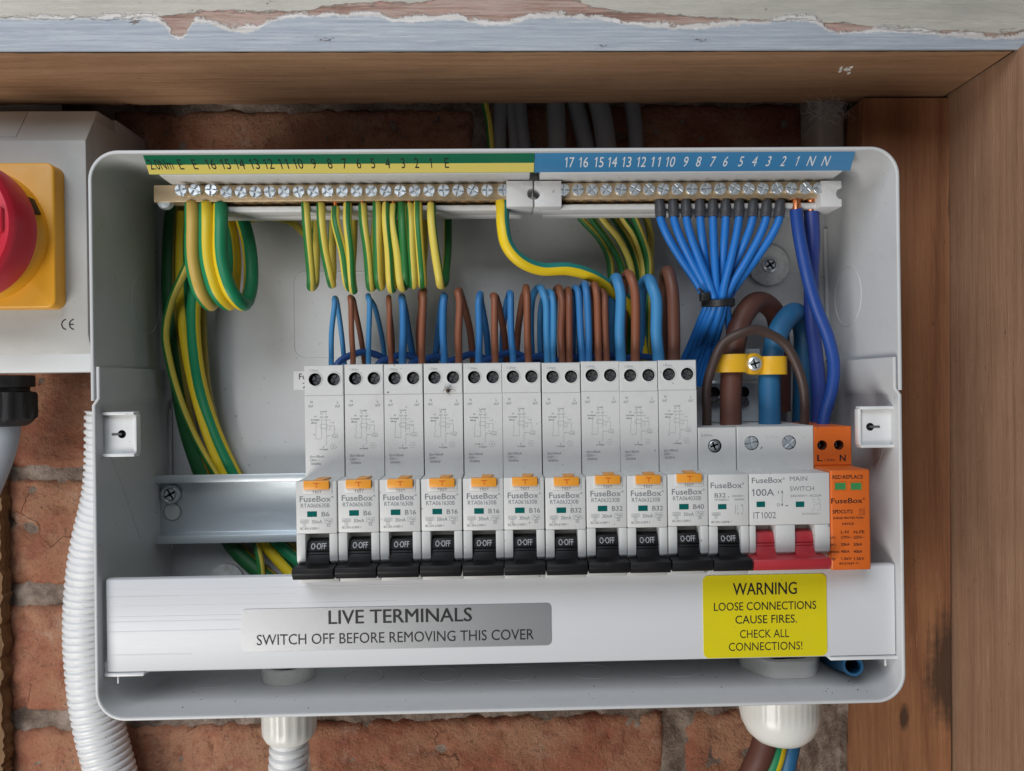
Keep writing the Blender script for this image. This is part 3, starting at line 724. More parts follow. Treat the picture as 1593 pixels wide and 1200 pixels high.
def enclosure():
    t = thing('consumer_unit', CU, 'open pale grey plastic consumer unit enclosure holding all the breakers', 'enclosure')
    rc = 13.; th = 1.7
    up = [(XL, JOG), (XL, JOG+8), (XL, 0+SEAM+20)]+arc(XL+rc, ZT-rc, rc, 180, 90)+arc(XR-rc, ZT-rc, rc, 90, 0)+[(XR, SEAM+20), (XR, JOG)]
    m = MB(); strip_shell(m, up[::-1], th, RIM, BACK+2); m.build('upper_shell', 'enclosure', t, CU, 50)
    i = 1.75+.5; lo = [(XL+i, SEAM), (XL+i, JOG+1), (XL+.15, JOG-2), (XL+.15, JOG-30)]+arc(XL+rc, ZB+rc, rc, 180, 270)+arc(XR-rc, ZB+rc, rc, 270, 360)+[(XR-.15, JOG-30), (XR-.15, JOG-2), (XR-i, JOG+1), (XR-i, SEAM)]
    m = MB(); strip_shell(m, lo, th, RIM+.3, BACK+2); m.build('lower_shell', 'enclosure', t, CU, 50)
    m = MB(); bx(m, XL+.6, XR-.6, BACK, BACK+3, ZB+.6, ZT-.6, .2)
    m.build('back_panel', 'enclosure', t, CU)
    for (a, b, c, d) in ((458, 422, 706, 558), (843, 425, 1010, 545), (1090, 425, 1275, 640)):
        p, q = P(a, d, BACK), P(c, b, BACK); m = MB(); pts = [Vector((x, BACK, z)) for x, z in ring2d(p.x, q.x, p.z, q.z, 6)]
        tube(m, pts+[pts[0]], .28, 6); m.build('knockout_outline', 'enclosure', t, CU, 80)
    zk = P(225, 473, 390).z
    for x in (XL+th, XR-th):
        m = MB(); ring_on(m, 'X', (x, 390, zk), 15., .22); m.build('knockout', 'enclosure', t, CU, 80)
    for px, r in ((325, 8.5), (562, 9.5), (683, 9.5), (804, 9.5), (923, 9.5), (1055, 13)):
        q = P(px, 1050, 375); m = MB(); ring_on(m, 'Z', (q.x, 372+r, ZB+th), r, .3); m.build('knockout', 'enclosure', t, CU, 80)
    for x, s in ((XL+th+.1, 1), (XR-th-.1, -1)):                    # corner beads where the sides meet the back
        for z0, z1 in ((JOG+16, ZT-22), (ZB+60, JOG-6)):
            m = MB(); tube(m, [Vector((x+s*.6, BACK-1.2, z0)), Vector((x+s*.6, BACK-1.2, z1))], 1.2, 8); m.build('corner_bead', 'enclosure', t, CU, 80)
        m = MB(); z = P(200, 705, 350).z                             # moulding line slanting down each side
        tube(m, [Vector((x, 352, z)), Vector((x, 366, z-21)), Vector((x, 380, z-44))], .22, 6); m.build('moulding_line', 'enclosure', t, CU, 80)
    # lugs for the lid screws
    for a, b, c, d, s, hx in ((152, 645, 209, 707, 1, 187), (1339, 636, 1393, 693, -1, 1356)):
        p, q = P(a, d, 346), P(c, b, 346); hz = P(hx, (b+d)/2, 346)
        m = MB(); block(m, p.x, q.x, 347.5, 350, p.z, q.z, .4, [(hz.x, hz.z, 1.85)], hd=2.3)
        bx(m, p.x-.2, q.x+.2, 345.0, 350.5, q.z-.2, q.z+1.2, .35); bx(m, p.x-.2, q.x+.2, 345.0, 350.5, p.z-1.2, p.z+.2, .35)
        xe = q.x if s > 0 else p.x; bx(m, xe-.7, xe+.7, 346.4, 350.5, p.z, q.z, .4); xw = (XL+1.0, p.x+3) if s > 0 else (q.x-3, XR-1.0); bx(m, xw[0], xw[1], 350.1, 353, p.z+.5, q.z-.5, .2)
        o = m.build('lid_lug', ['enclosure_white', 'hole_grey'], t, CU)
        m = MB(); bx(m, min(hz.x, hz.x-s*4.4), max(hz.x, hz.x-s*4.4), 347.2, 349.4, hz.z-.5, hz.z+.5, .1)
        m.build('keyhole_slot', 'hole_grey', o, CU)
    # torn seams and back screw
    m = MB(); q = P(478, 592, BACK)
    plate(m, [(q.x-7.2, q.z-5), (q.x+10, q.z-5), (q.x+10, q.z+5), (q.x-7.2, q.z+5)], BACK-.15, .14); o = m.build('paper_label', 'sticker_white', t, CU)
    m = MB(); y = BACK-.22; text(m, 'Fu', q.x-4.3, q.z+.6, 3.0, y, 'L', None, .01); text(m, '2', q.x-2.4, q.z-4.2, 3.0, y, 'L', None, .01); m.build('print', 'ink_black', o, CU)
    c = P(1198, 412, 411); m = MB(); lathe(m, [(11, 3.2), (11, 1.6), (10.4, 1.2), (4, 1.0), (4, 3.2)], (c.x, 411, c.z), 'Y', 40)
    o = m.build('washer', 'washer_steel', t, CU); m = MB(); screw(m, (c.x, 412, c.z), 4.3, 2.0, .9, .6, 4, 2.6); m.build('fixing_screw', 'zinc', o, CU)
    c = P(300, 905, 414); m = MB(); lathe(m, [(9, 2), (9, 0), (4, -.5), (0, -.5)], (P(350, 905, 411).x, 412.5, P(350, 905, 411).z), 'Y', 32); m.build('washer', 'washer_steel', t, CU)
enclosure()
# ------------------------------------------------------------------ terminal bars
LBL_T, LBL_B = 341.6, 351.
def bar_things():
    def labplane(pl, pr, s):
        return P(pl, 241, LBL_T), P(pr, 241, LBL_T)
    ztop = P(780, 237, LBL_T).z; zbot = P(780, 268.5, LBL_B).z; zbar0, zbar1 = P(780, 311, 364).z, P(780, 285, 364).z
    zs = P(780, 296, 360).z
    yf = lambda z: LBL_T+(LBL_B-LBL_T)*(ztop-z)/(ztop-zbot)-.09
    def bar(name, x_lab0, x_lab1, x_bar0, x_bar1, screws, labels, cat_label, mats, endsl):
        org = ((x_lab0+x_lab1)/2, 380, zbot); t = thing(name, org, cat_label, 'terminal bar')
        # carrier: ledge under the label, back rail, lower lip
        m = MB(); ll = 2.8
        prism(m, [(LBL_T+.9, ztop+.1), (LBL_B+.9, zbot-.5), (366, zbot-1.2), (366, zbar1+.8), (384, zbar1+.8), (384, ztop+.1)], 'X', x_lab0+ll, x_lab1-ll*.6, .4)
        m.build('label_ledge', 'carrier', t, org)
        m = MB(); bx(m, x_lab0+5, x_lab1-5, 377, 384, zbar0-4.8, zbar1+.4, .5)
        bx(m, x_lab0+(12 if len(mats) > 1 else .1), x_lab1-(.1 if len(mats) > 1 else 6), 366, 377.2, zbar0-4.6, zbar0-1.7, .9, 3); m.build('carrier', 'carrier', t, org)
        # label
        el_, er_ = (1.4, 0.) if len(mats) > 1 else (0., 1.8)
        def outl(a, b): return [(a, yf(ztop)+.06, ztop), (a-el_, yf(zbot)+.06, zbot), (b+er_, yf(zbot)+.06, zbot), (b, yf(ztop)+.06, ztop)]
        q = outl(x_lab0, x_lab1); bk = [(x, y+.7, z) for x, y, z in q]
        m = MB(); m.add(q+bk, [(0, 1, 2, 3), (7, 6, 5, 4), (0, 4, 5, 1), (1, 5, 6, 2), (2, 6, 7, 3), (3, 7, 4, 0)]); lb = m.build('label_strip', mats[0], t, org)
        if len(mats) > 1:
            zc = (ztop*.47+zbot*.53); k = .53
            m = MB(); q2 = [(x_lab0-el_*k, yf(zc)+.02, zc), (x_lab0-el_, yf(zbot)+.02, zbot+.02), (x_lab1+er_, yf(zbot)+.02, zbot+.02), (x_lab1+er_*k, yf(zc)+.02, zc)]
            m.add(q2, [(0, 1, 2, 3)]); m.build('yellow_stripe', mats[1], lb, org)
        m = MB(); zb = P(780, 259, 346.5).z
        for s, px in labels:
            c = P(px, 254, 346.5); text(m, s, c.x, zb, 3.15, 0, 'C', 10.4 if len(s) > 3 else (4.1 if len(s) == 2 else None), 0.004, yf=yf)
        m.build('print', 'ink_black' if len(mats) > 1 else 'ink_white', lb, org)
        # brass
        m = MB(); bx(m, x_bar0, x_bar1, 364, 372, zbar0, zbar1, .25); br = m.build('brass_bar', 'brass', t, org)
        m = MB(); screw(m, (0, 0, 0), 2.75, 1.9, .7, 0, 3.2); so = m.build('terminal_screw', 'zinc', t, (0, 0, 0)); sd = so.data; bpy.data.objects.remove(so)
        wl = MB(); lathe(wl, [(2.2, .35), (2.2, -.45), (1.7, -.45), (1.7, .35)], (0, 0, 0), 'Z', 14, cap=False); wo = wl.build('entry_collar', 'brass_dull', None, (0, 0, 0)); wd_ = wo.data; bpy.data.objects.remove(wo)
        for i, px in enumerate(screws):
            c = P(px, 296, 360); o = bpy.data.objects.new('terminal_screw', sd); link(o); o.parent = t
            up = 1.5 if (len(mats) > 1 and i < 3) else random.uniform(-.3, .3)
            o.location = (Vector((c.x, 361.6-(1.8 if (len(mats) > 1 and i < 3) else random.uniform(0, .5)), zs+(.6 if up > 1 else 0)))-Vector(org))*S
            o.rotation_euler = (random.uniform(-.03, .03)-(.05 if up > 1 else 0), random.uniform(0, 1.57), random.uniform(-.04, .04))
            o = bpy.data.objects.new('entry_collar', wd_); link(o); o.parent = t; o.location = (Vector((c.x+3.2, 367.8, zbar0))-Vector(org))*S
        return t, org
    xe0, xe1 = P(222, 250, LBL_T).x, P(832, 250, LBL_T).x; xn1 = P(1331, 250, LBL_T).x
    es = [283, 305, 330]+[352+22.55*k for k in range(20)]; es[-1] = 783
    el = [('2.0Nm', 250), ('E', 281), ('E', 303), ('16', 328), ('15', 351), ('14', 373), ('13', 396), ('12', 418), ('11', 441), ('10', 464), ('9', 488), ('8', 513), ('7', 536), ('6', 558), ('5', 580), ('4', 603), ('3', 627), ('2', 648), ('1', 670), ('E', 695)]
    t, org = bar('earth_terminal_bar', xe0, xe1-.15, P(239, 298, 364).x, P(800, 298, 364).x, es, el, 'brass earth terminal bar with numbered green and yellow label strip', ('label_green', 'label_yellow'), 0)
    ns = [877+22.15*k for k in range(18)]+[1274]
    nl = [('17', 886), ('16', 908), ('15', 932), ('14', 953), ('13', 975), ('12', 998), ('11', 1020), ('10', 1043), ('9', 1067), ('8', 1087), ('7', 1109), ('6', 1129), ('5', 1153), ('4', 1174), ('3', 1196), ('2', 1219), ('1', 1240), ('N', 1262), ('N', 1285)]
    t2, org2 = bar('neutral_terminal_bar', xe1+.15, xn1, P(868, 298, 364).x, P(1281, 298, 364).x, ns, nl, 'brass neutral terminal bar with numbered blue label strip', ('label_blue',), 0)
    def clip(a, b, notch, parent, og):
        p, q = P(a, 320, 357), P(b, 279, 357); zc = (p.z+q.z)/2; hr = 2.6
        L, Rr = p.x, q.x
        pts = [(L, p.z), (Rr, p.z)]
        if notch == 'R': pts += [(Rr, zc-hr)]+[(Rr+hr*math.cos(R(k)), zc+hr*math.sin(R(k))) for k in range(255, 104, -15)]+[(Rr, zc+hr)]
        pts += [(Rr, q.z), (L, q.z)]
        if notch == 'L': pts += [(L, zc+hr)]+[(L+hr*math.cos(R(k)), zc+hr*math.sin(R(k))) for k in range(75, -76, -15)]+[(L, zc-hr)]
        m = MB(); prism(m, pts, 'Y', 359.5, 377, .35); m.build('end_clip', 'carrier', parent, og)
    clip(788, 829, 'R', t, org); clip(832, 874, 'L', t2, org2); clip(1281, 1313, 'R', t2, org2)
    c = P(268, 322, 374); m = MB(); lathe(m, [(3.4, 2), (3.6, 0), (3.0, -1.2), (0, -1.9)], (c.x, 366, c.z+.4), 'Y', 24); m.build('carrier_screw', 'zinc', t, org)
bar_things()
# ------------------------------------------------------------------ rail and modules
NOSE, SHO, MB_ = 335., 352., 396.
X0 = P(461, 800, NOSE).x; PITCH = (P(1103, 795, NOSE).x-X0)/10; MW = PITCH-.32
ZN = (P(490, 741, SHO).z+P(1070, 732.5, SHO).z)/2
ZTOP = (P(510, 567, SHO).z+P(1060, 562, SHO).z)/2
def din_rail():
    z = (P(350, 738, 396).z+P(350, 846, 396).z)/2; h = 17.5; x0 = P(240, 790, 400).x; x1 = XR-12; org = (x0, 404, z-h)
    t = thing('din_rail', org, 'galvanised steel mounting rail behind the row of breakers', 'rail')
    prof = [(398, h), (397, h), (397, h-4.5), (404, h-4.5), (404, -h+4.5), (397, -h+4.5), (397, -h), (398, -h), (398, -h+3.5), (405, -h+3.5), (405, h-3.5), (398, h-3.5)]
    prof = [(396.5, h), (396.5, h-4.0), (403, h-4.6), (403, -h+4.6), (396.5, -h+4.0), (396.5, -h), (397.6, -h), (397.6, -h+3.0), (404.1, -h+3.5), (404.1, h-3.5), (397.6, h-3.0), (397.6, h)]
    m = MB(); prism(m, [(a, z+b) for a, b in prof], 'X', x0, x1, .3, 2); m.build('rail', 'galvanised', t, org)
    m = MB(); bx(m, x0+3, x0+13, 404.2, BACK-.1, z-9, z+9, .5); bx(m, x1-13, x1-3, 404.2, BACK-.1, z-9, z+9, .5); m.build('rail_support', 'enclosure', t, org)
    c = P(266, 769, 402); m = MB(); screw(m, (c.x, 402.6, c.z), 5.0, 2.4, .9, .5, 3, 2.9); m.build('rail_screw', 'zinc', t, org)
    c = P(267, 797, 402); m = MB(); lathe(m, [(4.6, .2), (4.6, -.25), (4.2, -.25), (4.2, .2)], (c.x, 402.9, c.z), 'Y', 32, cap=False); lathe(m, [(4.2, .15), (0, .15)], (c.x, 402.7, c.z), 'Y', 32, 1, cap=False)
    m.build('keyhole', ['screw_dark', 'isolator_pale'], t, org)
din_rail()

GY0 = ZN-22.7                                     # top of the toggle recess
def guard(m, x0, x1, mi=0):
    z0, z1 = ZN-37.0, GY0-.05
    pr = [(396, z1), (NOSE+.1, z1)]+[(NOSE+.1, z1-9), (NOSE+.5, z1-12), (NOSE+1.8, z0+1.2), (NOSE+3.2, z0), (396, z0)]
    prism(m, pr, 'X', x0, x1, .45, 2, mi)
def toggle_profile(): return [(NOSE+10, ZN-25.8), (NOSE+3.4, ZN-26.3), (NOSE+1.6, ZN-30.6), (NOSE+2.4, ZN-31.0), (NOSE+1.5, ZN-31.9), (NOSE+2.1, ZN-32.3), (NOSE+1.0, ZN-33.6), (NOSE-.6, ZN-35.4), (NOSE-5.5, ZN-36.6), (NOSE-5.5, ZN-38), (NOSE+10, ZN-38)]
OY = lambda z: NOSE+3.4-1.8*((ZN-26.3)-z)/4.3-.10
def paddle(m, x0, x1):
    prism(m, [(NOSE-7.8, ZN-36.0), (NOSE-8.2, ZN-38.4), (NOSE-6.4, ZN-41.0), (NOSE+2, ZN-41.0), (NOSE+2, ZN-35.8)], 'X', x0, x1, .45, 2)
def nose_block(m, x0, x1, openings, mi=0):
    """nose face, side guards and recess floor"""
    bx(m, x0, x1, NOSE, MB_, GY0, ZN, .55, 2, mi)
    prev = x0
    for a, b in openings: guard(m, prev, a, mi); prev = b
    guard(m, prev, x1, mi)
    for a, b in openings: bx(m, a-.2, b+.2, NOSE+8.5, MB_, ZN-42, GY0, .1, 1, mi)
    bx(m, x0, x1, NOSE+2.6, MB_, ZN-44.5, ZN-37.05, .4, 2, mi)

def rcbo_parts():
    xa, xb = X0, X0+MW; base = (X0+MW/2, MB_, ZN-44.5); parts = {}
    hz = P(508, 590, SHO).z; h1, h2 = xa+4.9, xa+13.35
    m = MB(); block(m, xa, xb, SHO, MB_, ZTOP-13.8, ZTOP, .35, [(h1, hz, 2.85), (h2, hz, 2.85)], hd=7)
    block(m, xa, xb, SHO+.05, MB_, ZN-1, ZTOP-13.84, .16)
    for hx in (h1, h2): lathe(m, [(3.35, 0), (3.25, -.22), (2.95, -.22), (2.85, .3)], (hx, SHO, hz), 'Y', 28, cap=False)
    nose_block(m, xa, xb, [(xa+3.9, xa+14.1)])
    bx(m, xa+3.0, xa+15.7, NOSE-.35, NOSE+4, ZN-5.5, ZN+.15, .3)
    parts['housing'] = m.build('housing', ['module', 'hole_dark'], None, base)
    m = MB(); bx(m, xa+3.7, xa+14.7, NOSE-1.7, NOSE+1, ZN-3.5, ZN+.35, .4)
    prism(m, [(xa+8.2, NOSE+9), (xa+13.4, NOSE+9), (xa+12.2, NOSE-.6), (xa+8.2, NOSE-.6)], 'Z', ZN+.1, ZN+.75, .15)
    parts['test_button'] = m.build('test_button', 'test_orange', None, base)
    m = MB(); y = NOSE-1.78; line(m, xa+8, ZN-.75, xa+10.6, ZN-.75, .35, y); line(m, xa+9.3, ZN-.75, xa+9.3, ZN-2.7, .4, y)
    parts['embossed_mark'] = m.build('embossed_mark', 'surge_orange', None, base)
    m = MB(); p, q = P(478.5, 803.5, NOSE), P(493.5, 794.5, NOSE); zz = (ZN-15.4, ZN-13.0)
    bx(m, p.x, q.x, NOSE-.12, NOSE+1, zz[0], zz[1], .05, 1); parts['indicator_window'] = m.build('indicator_window', 'window_teal', None, base)
    m = MB(); prism(m, toggle_profile(), 'X', xa+4.05, xa+13.95, .25, 2); paddle(m, xa-.1, xa+MW-.15); parts['toggle'] = m.build('toggle', 'toggle_black', None, base)
    m = MB(); text(m, 'O·OFF', xa+9.0, ZN-29.8, 2.4, 0, 'C', 6.5, .012, yf=OY); parts['toggle_print'] = m.build('print', 'ink_silver', None, base)
    for k, hx in enumerate((h1, h2)):
        m = MB(); screw(m, (hx+(.5 if k == 0 else .35), SHO+3.2, hz-.2), 2.45, 1.3, .7, .4+k*.7, 2); parts['screw%d' % k] = m.build('terminal_screw', 'screw_dark', None, base)
    m = MB(); y = SHO-.03                          # wiring diagram printed on the shoulder
    def U(u, v): q = P(450+u/7.24, 560+v/7.24, SHO); return q.x, q.z
    def tx(s, u, v, cap, wd, mi=0, al='C', b=0.): x, z = U(u, v); text(m, s, x, z, cap/7.24/3.403, y, al, wd/7.24/3.403, b, mi)
    tx('1.2Nm', 280, 128, 21, 100); tx('N', 254, 488, 28, 22); tx('OUT', 248, 533, 24, 55); tx('L', 550, 490, 28, 16); tx('OUT', 549, 533, 24, 56)
    tx('Load', 390, 588, 20, 68); tx('N', 367, 616, 18, 15); tx('L', 421, 616, 18, 12); tx('OUT', 368, 650, 15, 40); tx('OUT', 422, 650, 15, 40)
    tx('N', 298, 645, 18, 20); tx('In-Supply', 297, 681, 16, 95, 0, 'C', .012); tx('(Blue)', 283, 714, 16, 62, 0, 'C', .012); tx('L', 392, 986, 20, 16); tx('In-Supply', 395, 1013, 16, 92, 0, 'C', .012)
    tx('I∆n=30mA', 318, 1100, 26, 158); tx('230V ~', 290, 1141, 26, 104); tx('50/60Hz', 304, 1181, 26, 112)
    def pl(l, mi=1): poly(m, [U(*q) for q in l], .11, y, mi)
    pl([(367, 655), (367, 888), (297, 888), (300, 840), (309, 815), (297, 790), (309, 765), (303, 720)]); pl([(419, 655), (419, 830)]); pl([(367, 677), (475, 677)]); pl([(463, 705), (505, 705)]); pl([(503, 690), (503, 720)])
    pl([(350, 735), (360, 722), (425, 722), (435, 735), (435, 755), (425, 768), (360, 768), (350, 755), (350, 735)]); pl([(435, 742), (512, 742), (512, 835)]); pl([(463, 742), (463, 785), (419, 785)])
    pl([(492, 835), (548, 835), (548, 872), (492, 872), (492, 835)]); pl([(432, 853), (492, 853)]); pl([(419, 872), (430, 845), (445, 855)]); pl([(419, 872), (428, 885), (415, 905), (430, 925), (418, 950), (420, 970)])
    tx('t △', 520, 866, 20, 36, 1)
    hx = [(500+34*math.cos(R(90+60*k)), 973-34*math.sin(R(90+60*k))) for k in range(7)]
    for a, b in zip(hx, hx[1:]): pl([(a[0]*.8+b[0]*.2, a[1]*.8+b[1]*.2), (a[0]*.2+b[0]*.8, a[1]*.2+b[1]*.8)], 0)
    tx('G', 500, 980, 15, 14)
    parts['diagram_print'] = m.build('diagram_print', ['ink_grey', 'ink_faint'], None, base)
    def face_print(code, amp):
        m = MB(); y = NOSE-.06; L = xa
        text(m, 'TEST', L+9.2, ZN-5.2, 1.05, NOSE-.42, 'C', 4.2)
        text(m, 'FuseBox', L+1.7, ZN-8.9, 2.45, y, 'L', 13.3, .012); text(m, '®', L+15.2, ZN-7.3, .75, y, 'L', 1.0)
        text(m, code, L+2.1, ZN-11.4, 1.75, y, 'L', 12.4); text(m, amp, L+11.0, ZN-15.3, 2.0, y, 'L', 3.3 if len(amp) == 2 else 4.7, .012)
        text(m, '30mA', L+6.7, ZN-18.3, 1.55, y, 'L', 4.5); text(m, 'IEC/EN 61009-1', L+1.7, ZN-20.9, 1.0, y, 'L', 8.1)
        rect(m, L+1.9, L+5.4, ZN-18.0, ZN-16.6, .12, y, 1); text(m, '6000', L+3.65, ZN-17.75, .9, y, 'C', 2.8, 0, 1); rect(m, L+2.9, L+4.3, ZN-19.4, ZN-18.1, .12, y, 1); text(m, '3', L+3.6, ZN-19.2, .9, y, 'C', .5, 0, 1)
        rect(m, L+12.1, L+15.6, ZN-18.2, ZN-16.4, .12, y, 1); poly(m, [(L+12.6, ZN-17.4), (L+13.3, ZN-16.9), (L+14.1, ZN-17.5), (L+15.1, ZN-16.9)], .2, y); poly(m, [(L+14.1, ZN-17.9), (L+15.2, ZN-17.4)], .15, y); rect(m, L+13.2, L+14.6, ZN-19.7, ZN-18.5, .12, y, 1); text(m, 'E3', L+13.9, ZN-19.5, .9, y, 'C', 1.0, 0, 1)
        return m.build('face_print', ['ink_grey', 'ink_faint'], None, base)
    prints = {k: face_print(*k) for k in (('RTA060630B', 'B6'), ('RTA061630B', 'B16'), ('RTA063230B', 'B32'), ('RTA064030B', 'B40'))}
    return parts, prints, base
def rcbos():
    parts, prints, base = rcbo_parts()
    specs = [('RTA060630B', 'B6')]*2+[('RTA061630B', 'B16')]*4+[('RTA063230B', 'B32')]*3+[('RTA064030B', 'B40')]
    labs = ['leftmost B6 breaker with black toggle beside the bare rail', 'second B6 breaker from the left with black toggle',
            'leftmost of the four B16 breakers, next to a B6', 'second of the four B16 breakers with a dried insect on it', 'third of the four B16 breakers from the left', 'rightmost of the four B16 breakers, next to a B32',
            'leftmost of the three tall B32 breakers with orange test button', 'middle one of the three tall B32 breakers with orange test button', 'rightmost of the three tall B32 breakers, next to the B40', 'B40 breaker with orange test button, last of the tall row']
    rr = random.Random(4)
    for i in range(10):
        off = Vector((PITCH*i, rr.uniform(-.25, .25), rr.uniform(-.2, .2)))
        t = thing('circuit_breaker', Vector(base)+off, labs[i], 'breaker', 'tall residual current breakers on the rail'); t.rotation_euler = (rr.uniform(-.003, .003), rr.uniform(-.0018, .0018), rr.uniform(-.002, .002))
        tog = None
        for k, o in list(parts.items())+[('face_print', prints[specs[i]])]:
            c = o.copy(); link(c); c.name = o.name.split('.')[0]; c.location = (0, 0, 0)
            if k == 'toggle_print': c.parent = tog
            elif k == 'embossed_mark': c.parent = btn
            else: c.parent = t
            if k == 'toggle': tog = c
            if k == 'test_button': btn = c
            if k == 'diagram_print': c.location.x = 0
    for o in list(parts.values())+list(prints.values()): bpy.data.objects.remove(o)
rcbos()
def Q(u, v, d=NOSE): return P(1080+u/4.8, 650+v/4.8, d)
ZS = P(1170, 664.5, SHO).z
K5 = 1/4.8/3.576
def right_modules():
    # ---- single pole breaker
    xa = X0+10*PITCH; xb = xa+MW; base = ((xa+xb)/2, MB_, ZN-44.5)
    t = thing('circuit_breaker', base, 'short single pole B32 breaker with black toggle next to the main switch', 'breaker')
    c = P(1112, 694, SHO); m = MB(); block(m, xa, xb, SHO, MB_, ZN-1, ZS, .4, [(c.x, c.z, 3.15)], hd=6)
    nose_block(m, xa, xb, [(xa+3.9, xa+14.1)])
    bx(m, c.x+.2, c.x+.5, SHO-.03, SHO+1, c.z+3.6, ZS-.5, 0)
    m.build('housing', ['module', 'hole_dark'], t, base)
    m = MB(); screw(m, (c.x, SHO+2.4, c.z), 2.9, 1.6, .8, .35, 2, 2.0); m.build('terminal_screw', 'zinc', t, base)
    m = MB(); prism(m, toggle_profile(), 'X', xa+4.05, xa+13.95, .25, 2); paddle(m, xa-.1, xa+MW-.15); tg = m.build('toggle', 'toggle_black', t, base)
    m = MB(); text(m, 'O·OFF', xa+9.0, ZN-29.8, 2.4, 0, 'C', 6.5, .012, yf=OY); m.build('print', 'ink_silver', tg, base)
    m = MB(); p, q = Q(177, 685), Q(240, 645); bx(m, p.x, q.x, NOSE-.12, NOSE+1, p.z, q.z, .05, 1); m.build('indicator_window', 'window_teal', t, base)
    m = MB(); y = NOSE-.06
    def tx(s, u0, u1, v, cap, b=0., mi=0, d=None):
        dd = SHO if (d or y) > 345 else NOSE; k = Q(u0, v, dd); k2 = Q(u1, v, dd); text(m, s, k.x, k.z, cap*K5, d or y, 'L', k2.x-k.x, b, mi)
    tx('FuseBox', 122, 355, 528, 42, .012); tx('®', 357, 373, 500, 14); tx('B32', 152, 234, 597, 32, .012); tx('MT06B321', 153, 255, 622, 15); tx('230/400V~', 282, 375, 593, 15); tx('50/60Hz', 300, 375, 618, 15); tx('IEC/EN 60898-1', 127, 278, 788, 15)
    def rc(u0, u1, v0, v1, mi=1): a, b = Q(u0, v1), Q(u1, v0); rect(m, a.x, b.x, a.z, b.z, .12, y, mi)
    rc(132, 195, 710, 730); tx('6000', 138, 190, 727, 14, 0, 1); rc(152, 174, 733, 752); tx('3', 159, 166, 750, 14, 0, 1)
    def pl(l, mi=1, wd=.14): poly(m, [(Q(*k).x, Q(*k).z) for k in l], wd, y, mi)
    pl([(307, 650), (307, 718)], 0); pl([(322, 700), (322, 668), (327, 650)]); pl([(360, 650), (360, 668), (367, 690), (360, 705), (360, 720)]); tx('O', 320, 334, 722, 13); tx('II', 348, 362, 660, 12, 0, 1); tx('6', 348, 356, 724, 12, 0, 1)
    m.build('face_print', ['ink_grey', 'ink_faint'], t, base); m = MB()
    tx('2.5Nm', 52, 133, 140, 17, 0., 0, SHO-.05); m.build('torque_print', 'ink_grey', t, base)
    # ---- main switch
    xa = X0+11*PITCH; xb = xa+2*PITCH-.22; base = ((xa+xb)/2, MB_, ZN-44.5)
    t = thing('main_switch', base, 'double width main switch with wide red toggle bar', 'switch')
    c1, c2 = P(1169, 689.5, SHO), P(1227, 688.5, SHO); c1.z = c2.z = (c1.z+c2.z)/2
    m = MB(); block(m, xa, xb, SHO-.2, MB_, ZN-1, ZS+.2, .45, [(c1.x, c1.z, 3.3), (c2.x, c2.z, 3.3)], hd=6)
    o1, o2, o3, o4 = Q(462, 850).x, Q(612, 850).x, Q(755, 850).x, Q(905, 850).x
    nose_block(m, xa, xb, [(o1, o2), (o3, o4)]); m.build('housing', ['module', 'hole_dark'], t, base)
    for k, c in enumerate((c1, c2)):
        m = MB(); screw(m, (c.x, SHO+1.6, c.z), 3.1, 1.7, .8, .2+.5*k, 2); m.build('terminal_screw', 'zinc', t, base)
    m = MB()
    for a, b in ((o1, o2), (o3, o4)): prism(m, toggle_profile(), 'X', a+.1, b-.1, .25, 2)
    paddle(m, Q(425, 1090, NOSE-7).x, Q(1020, 1090, NOSE-7).x); m.build('toggle', 'toggle_red', t, base)
    for u in (465, 758):
        m = MB(); p, q = Q(u, 668), Q(u+63, 626); bx(m, p.x, q.x, NOSE-.12, NOSE+1, p.z, q.z, .05, 1); m.build('indicator_window', 'window_teal', t, base)
    m = MB(); tx('FuseBox', 430, 657, 489, 40, .012); tx('®', 660, 676, 463, 14); tx('100A', 430, 595, 585, 50, .012); tx('IT1002', 442, 610, 754, 48); tx('MAIN', 713, 843, 473, 33); tx('SWITCH', 715, 895, 548, 34); tx('230/400V~ AC22A', 718, 950, 592, 15)
    tx('I', 626, 631, 568, 22); tx('O', 616, 638, 663, 22); pl([(656, 550), (656, 655)], 0, .2); pl([(649, 562), (656, 545), (663, 562)], 0, .25); pl([(649, 643), (656, 660), (663, 643)], 0, .25)
    pl([(895, 645), (895, 690)]); pl([(905, 645), (940, 645), (940, 690)]); pl([(888, 635), (902, 625)]); pl([(928, 640), (944, 626)]); tx('11', 880, 898, 618, 14, 0, 1); tx('31', 922, 942, 618, 14, 0, 1); tx('2', 878, 888, 697, 14, 0, 1); tx('4', 918, 928, 697, 14, 0, 1); tx('IEC/EN60947-3', 806, 940, 726, 14, 0, 1)
    m.build('face_print', ['ink_grey', 'ink_faint'], t, base); m = MB()
    tx('L', 350, 360, 155, 22, 0., 2, SHO-.24); tx('2.5Nm', 535, 632, 155, 22, 0., 2, SHO-.24); tx('N', 805, 825, 155, 20, 0., 2, SHO-.24)
    m.build('terminal_print', ['ink_grey', 'ink_faint', 'ink_pale'], t, base)
    # ---- surge protection device
    xa = X0+13*PITCH; xb = xa+MW; base = ((xa+xb)/2, MB_, ZN-44.5)
    t = thing('surge_protector', base, 'orange surge protection module at the right end of the rail', 'surge protector')
    c1, c2 = P(1279, 692.5, SHO), P(1305, 692.5, SHO); c1.z = c2.z
    m = MB(); block(m, xa, xb, SHO+.1, MB_, ZN+1.2, ZS-.3, .4, [(c1.x, c1.z, 2.3), (c2.x, c2.z, 2.3)], hd=7); bx(m, xa, xb, NOSE-.4, MB_, ZN-43.0, ZN+1.15, .8, 3)
    m.build('housing', ['surge_orange', 'hole_orange'], t, base)
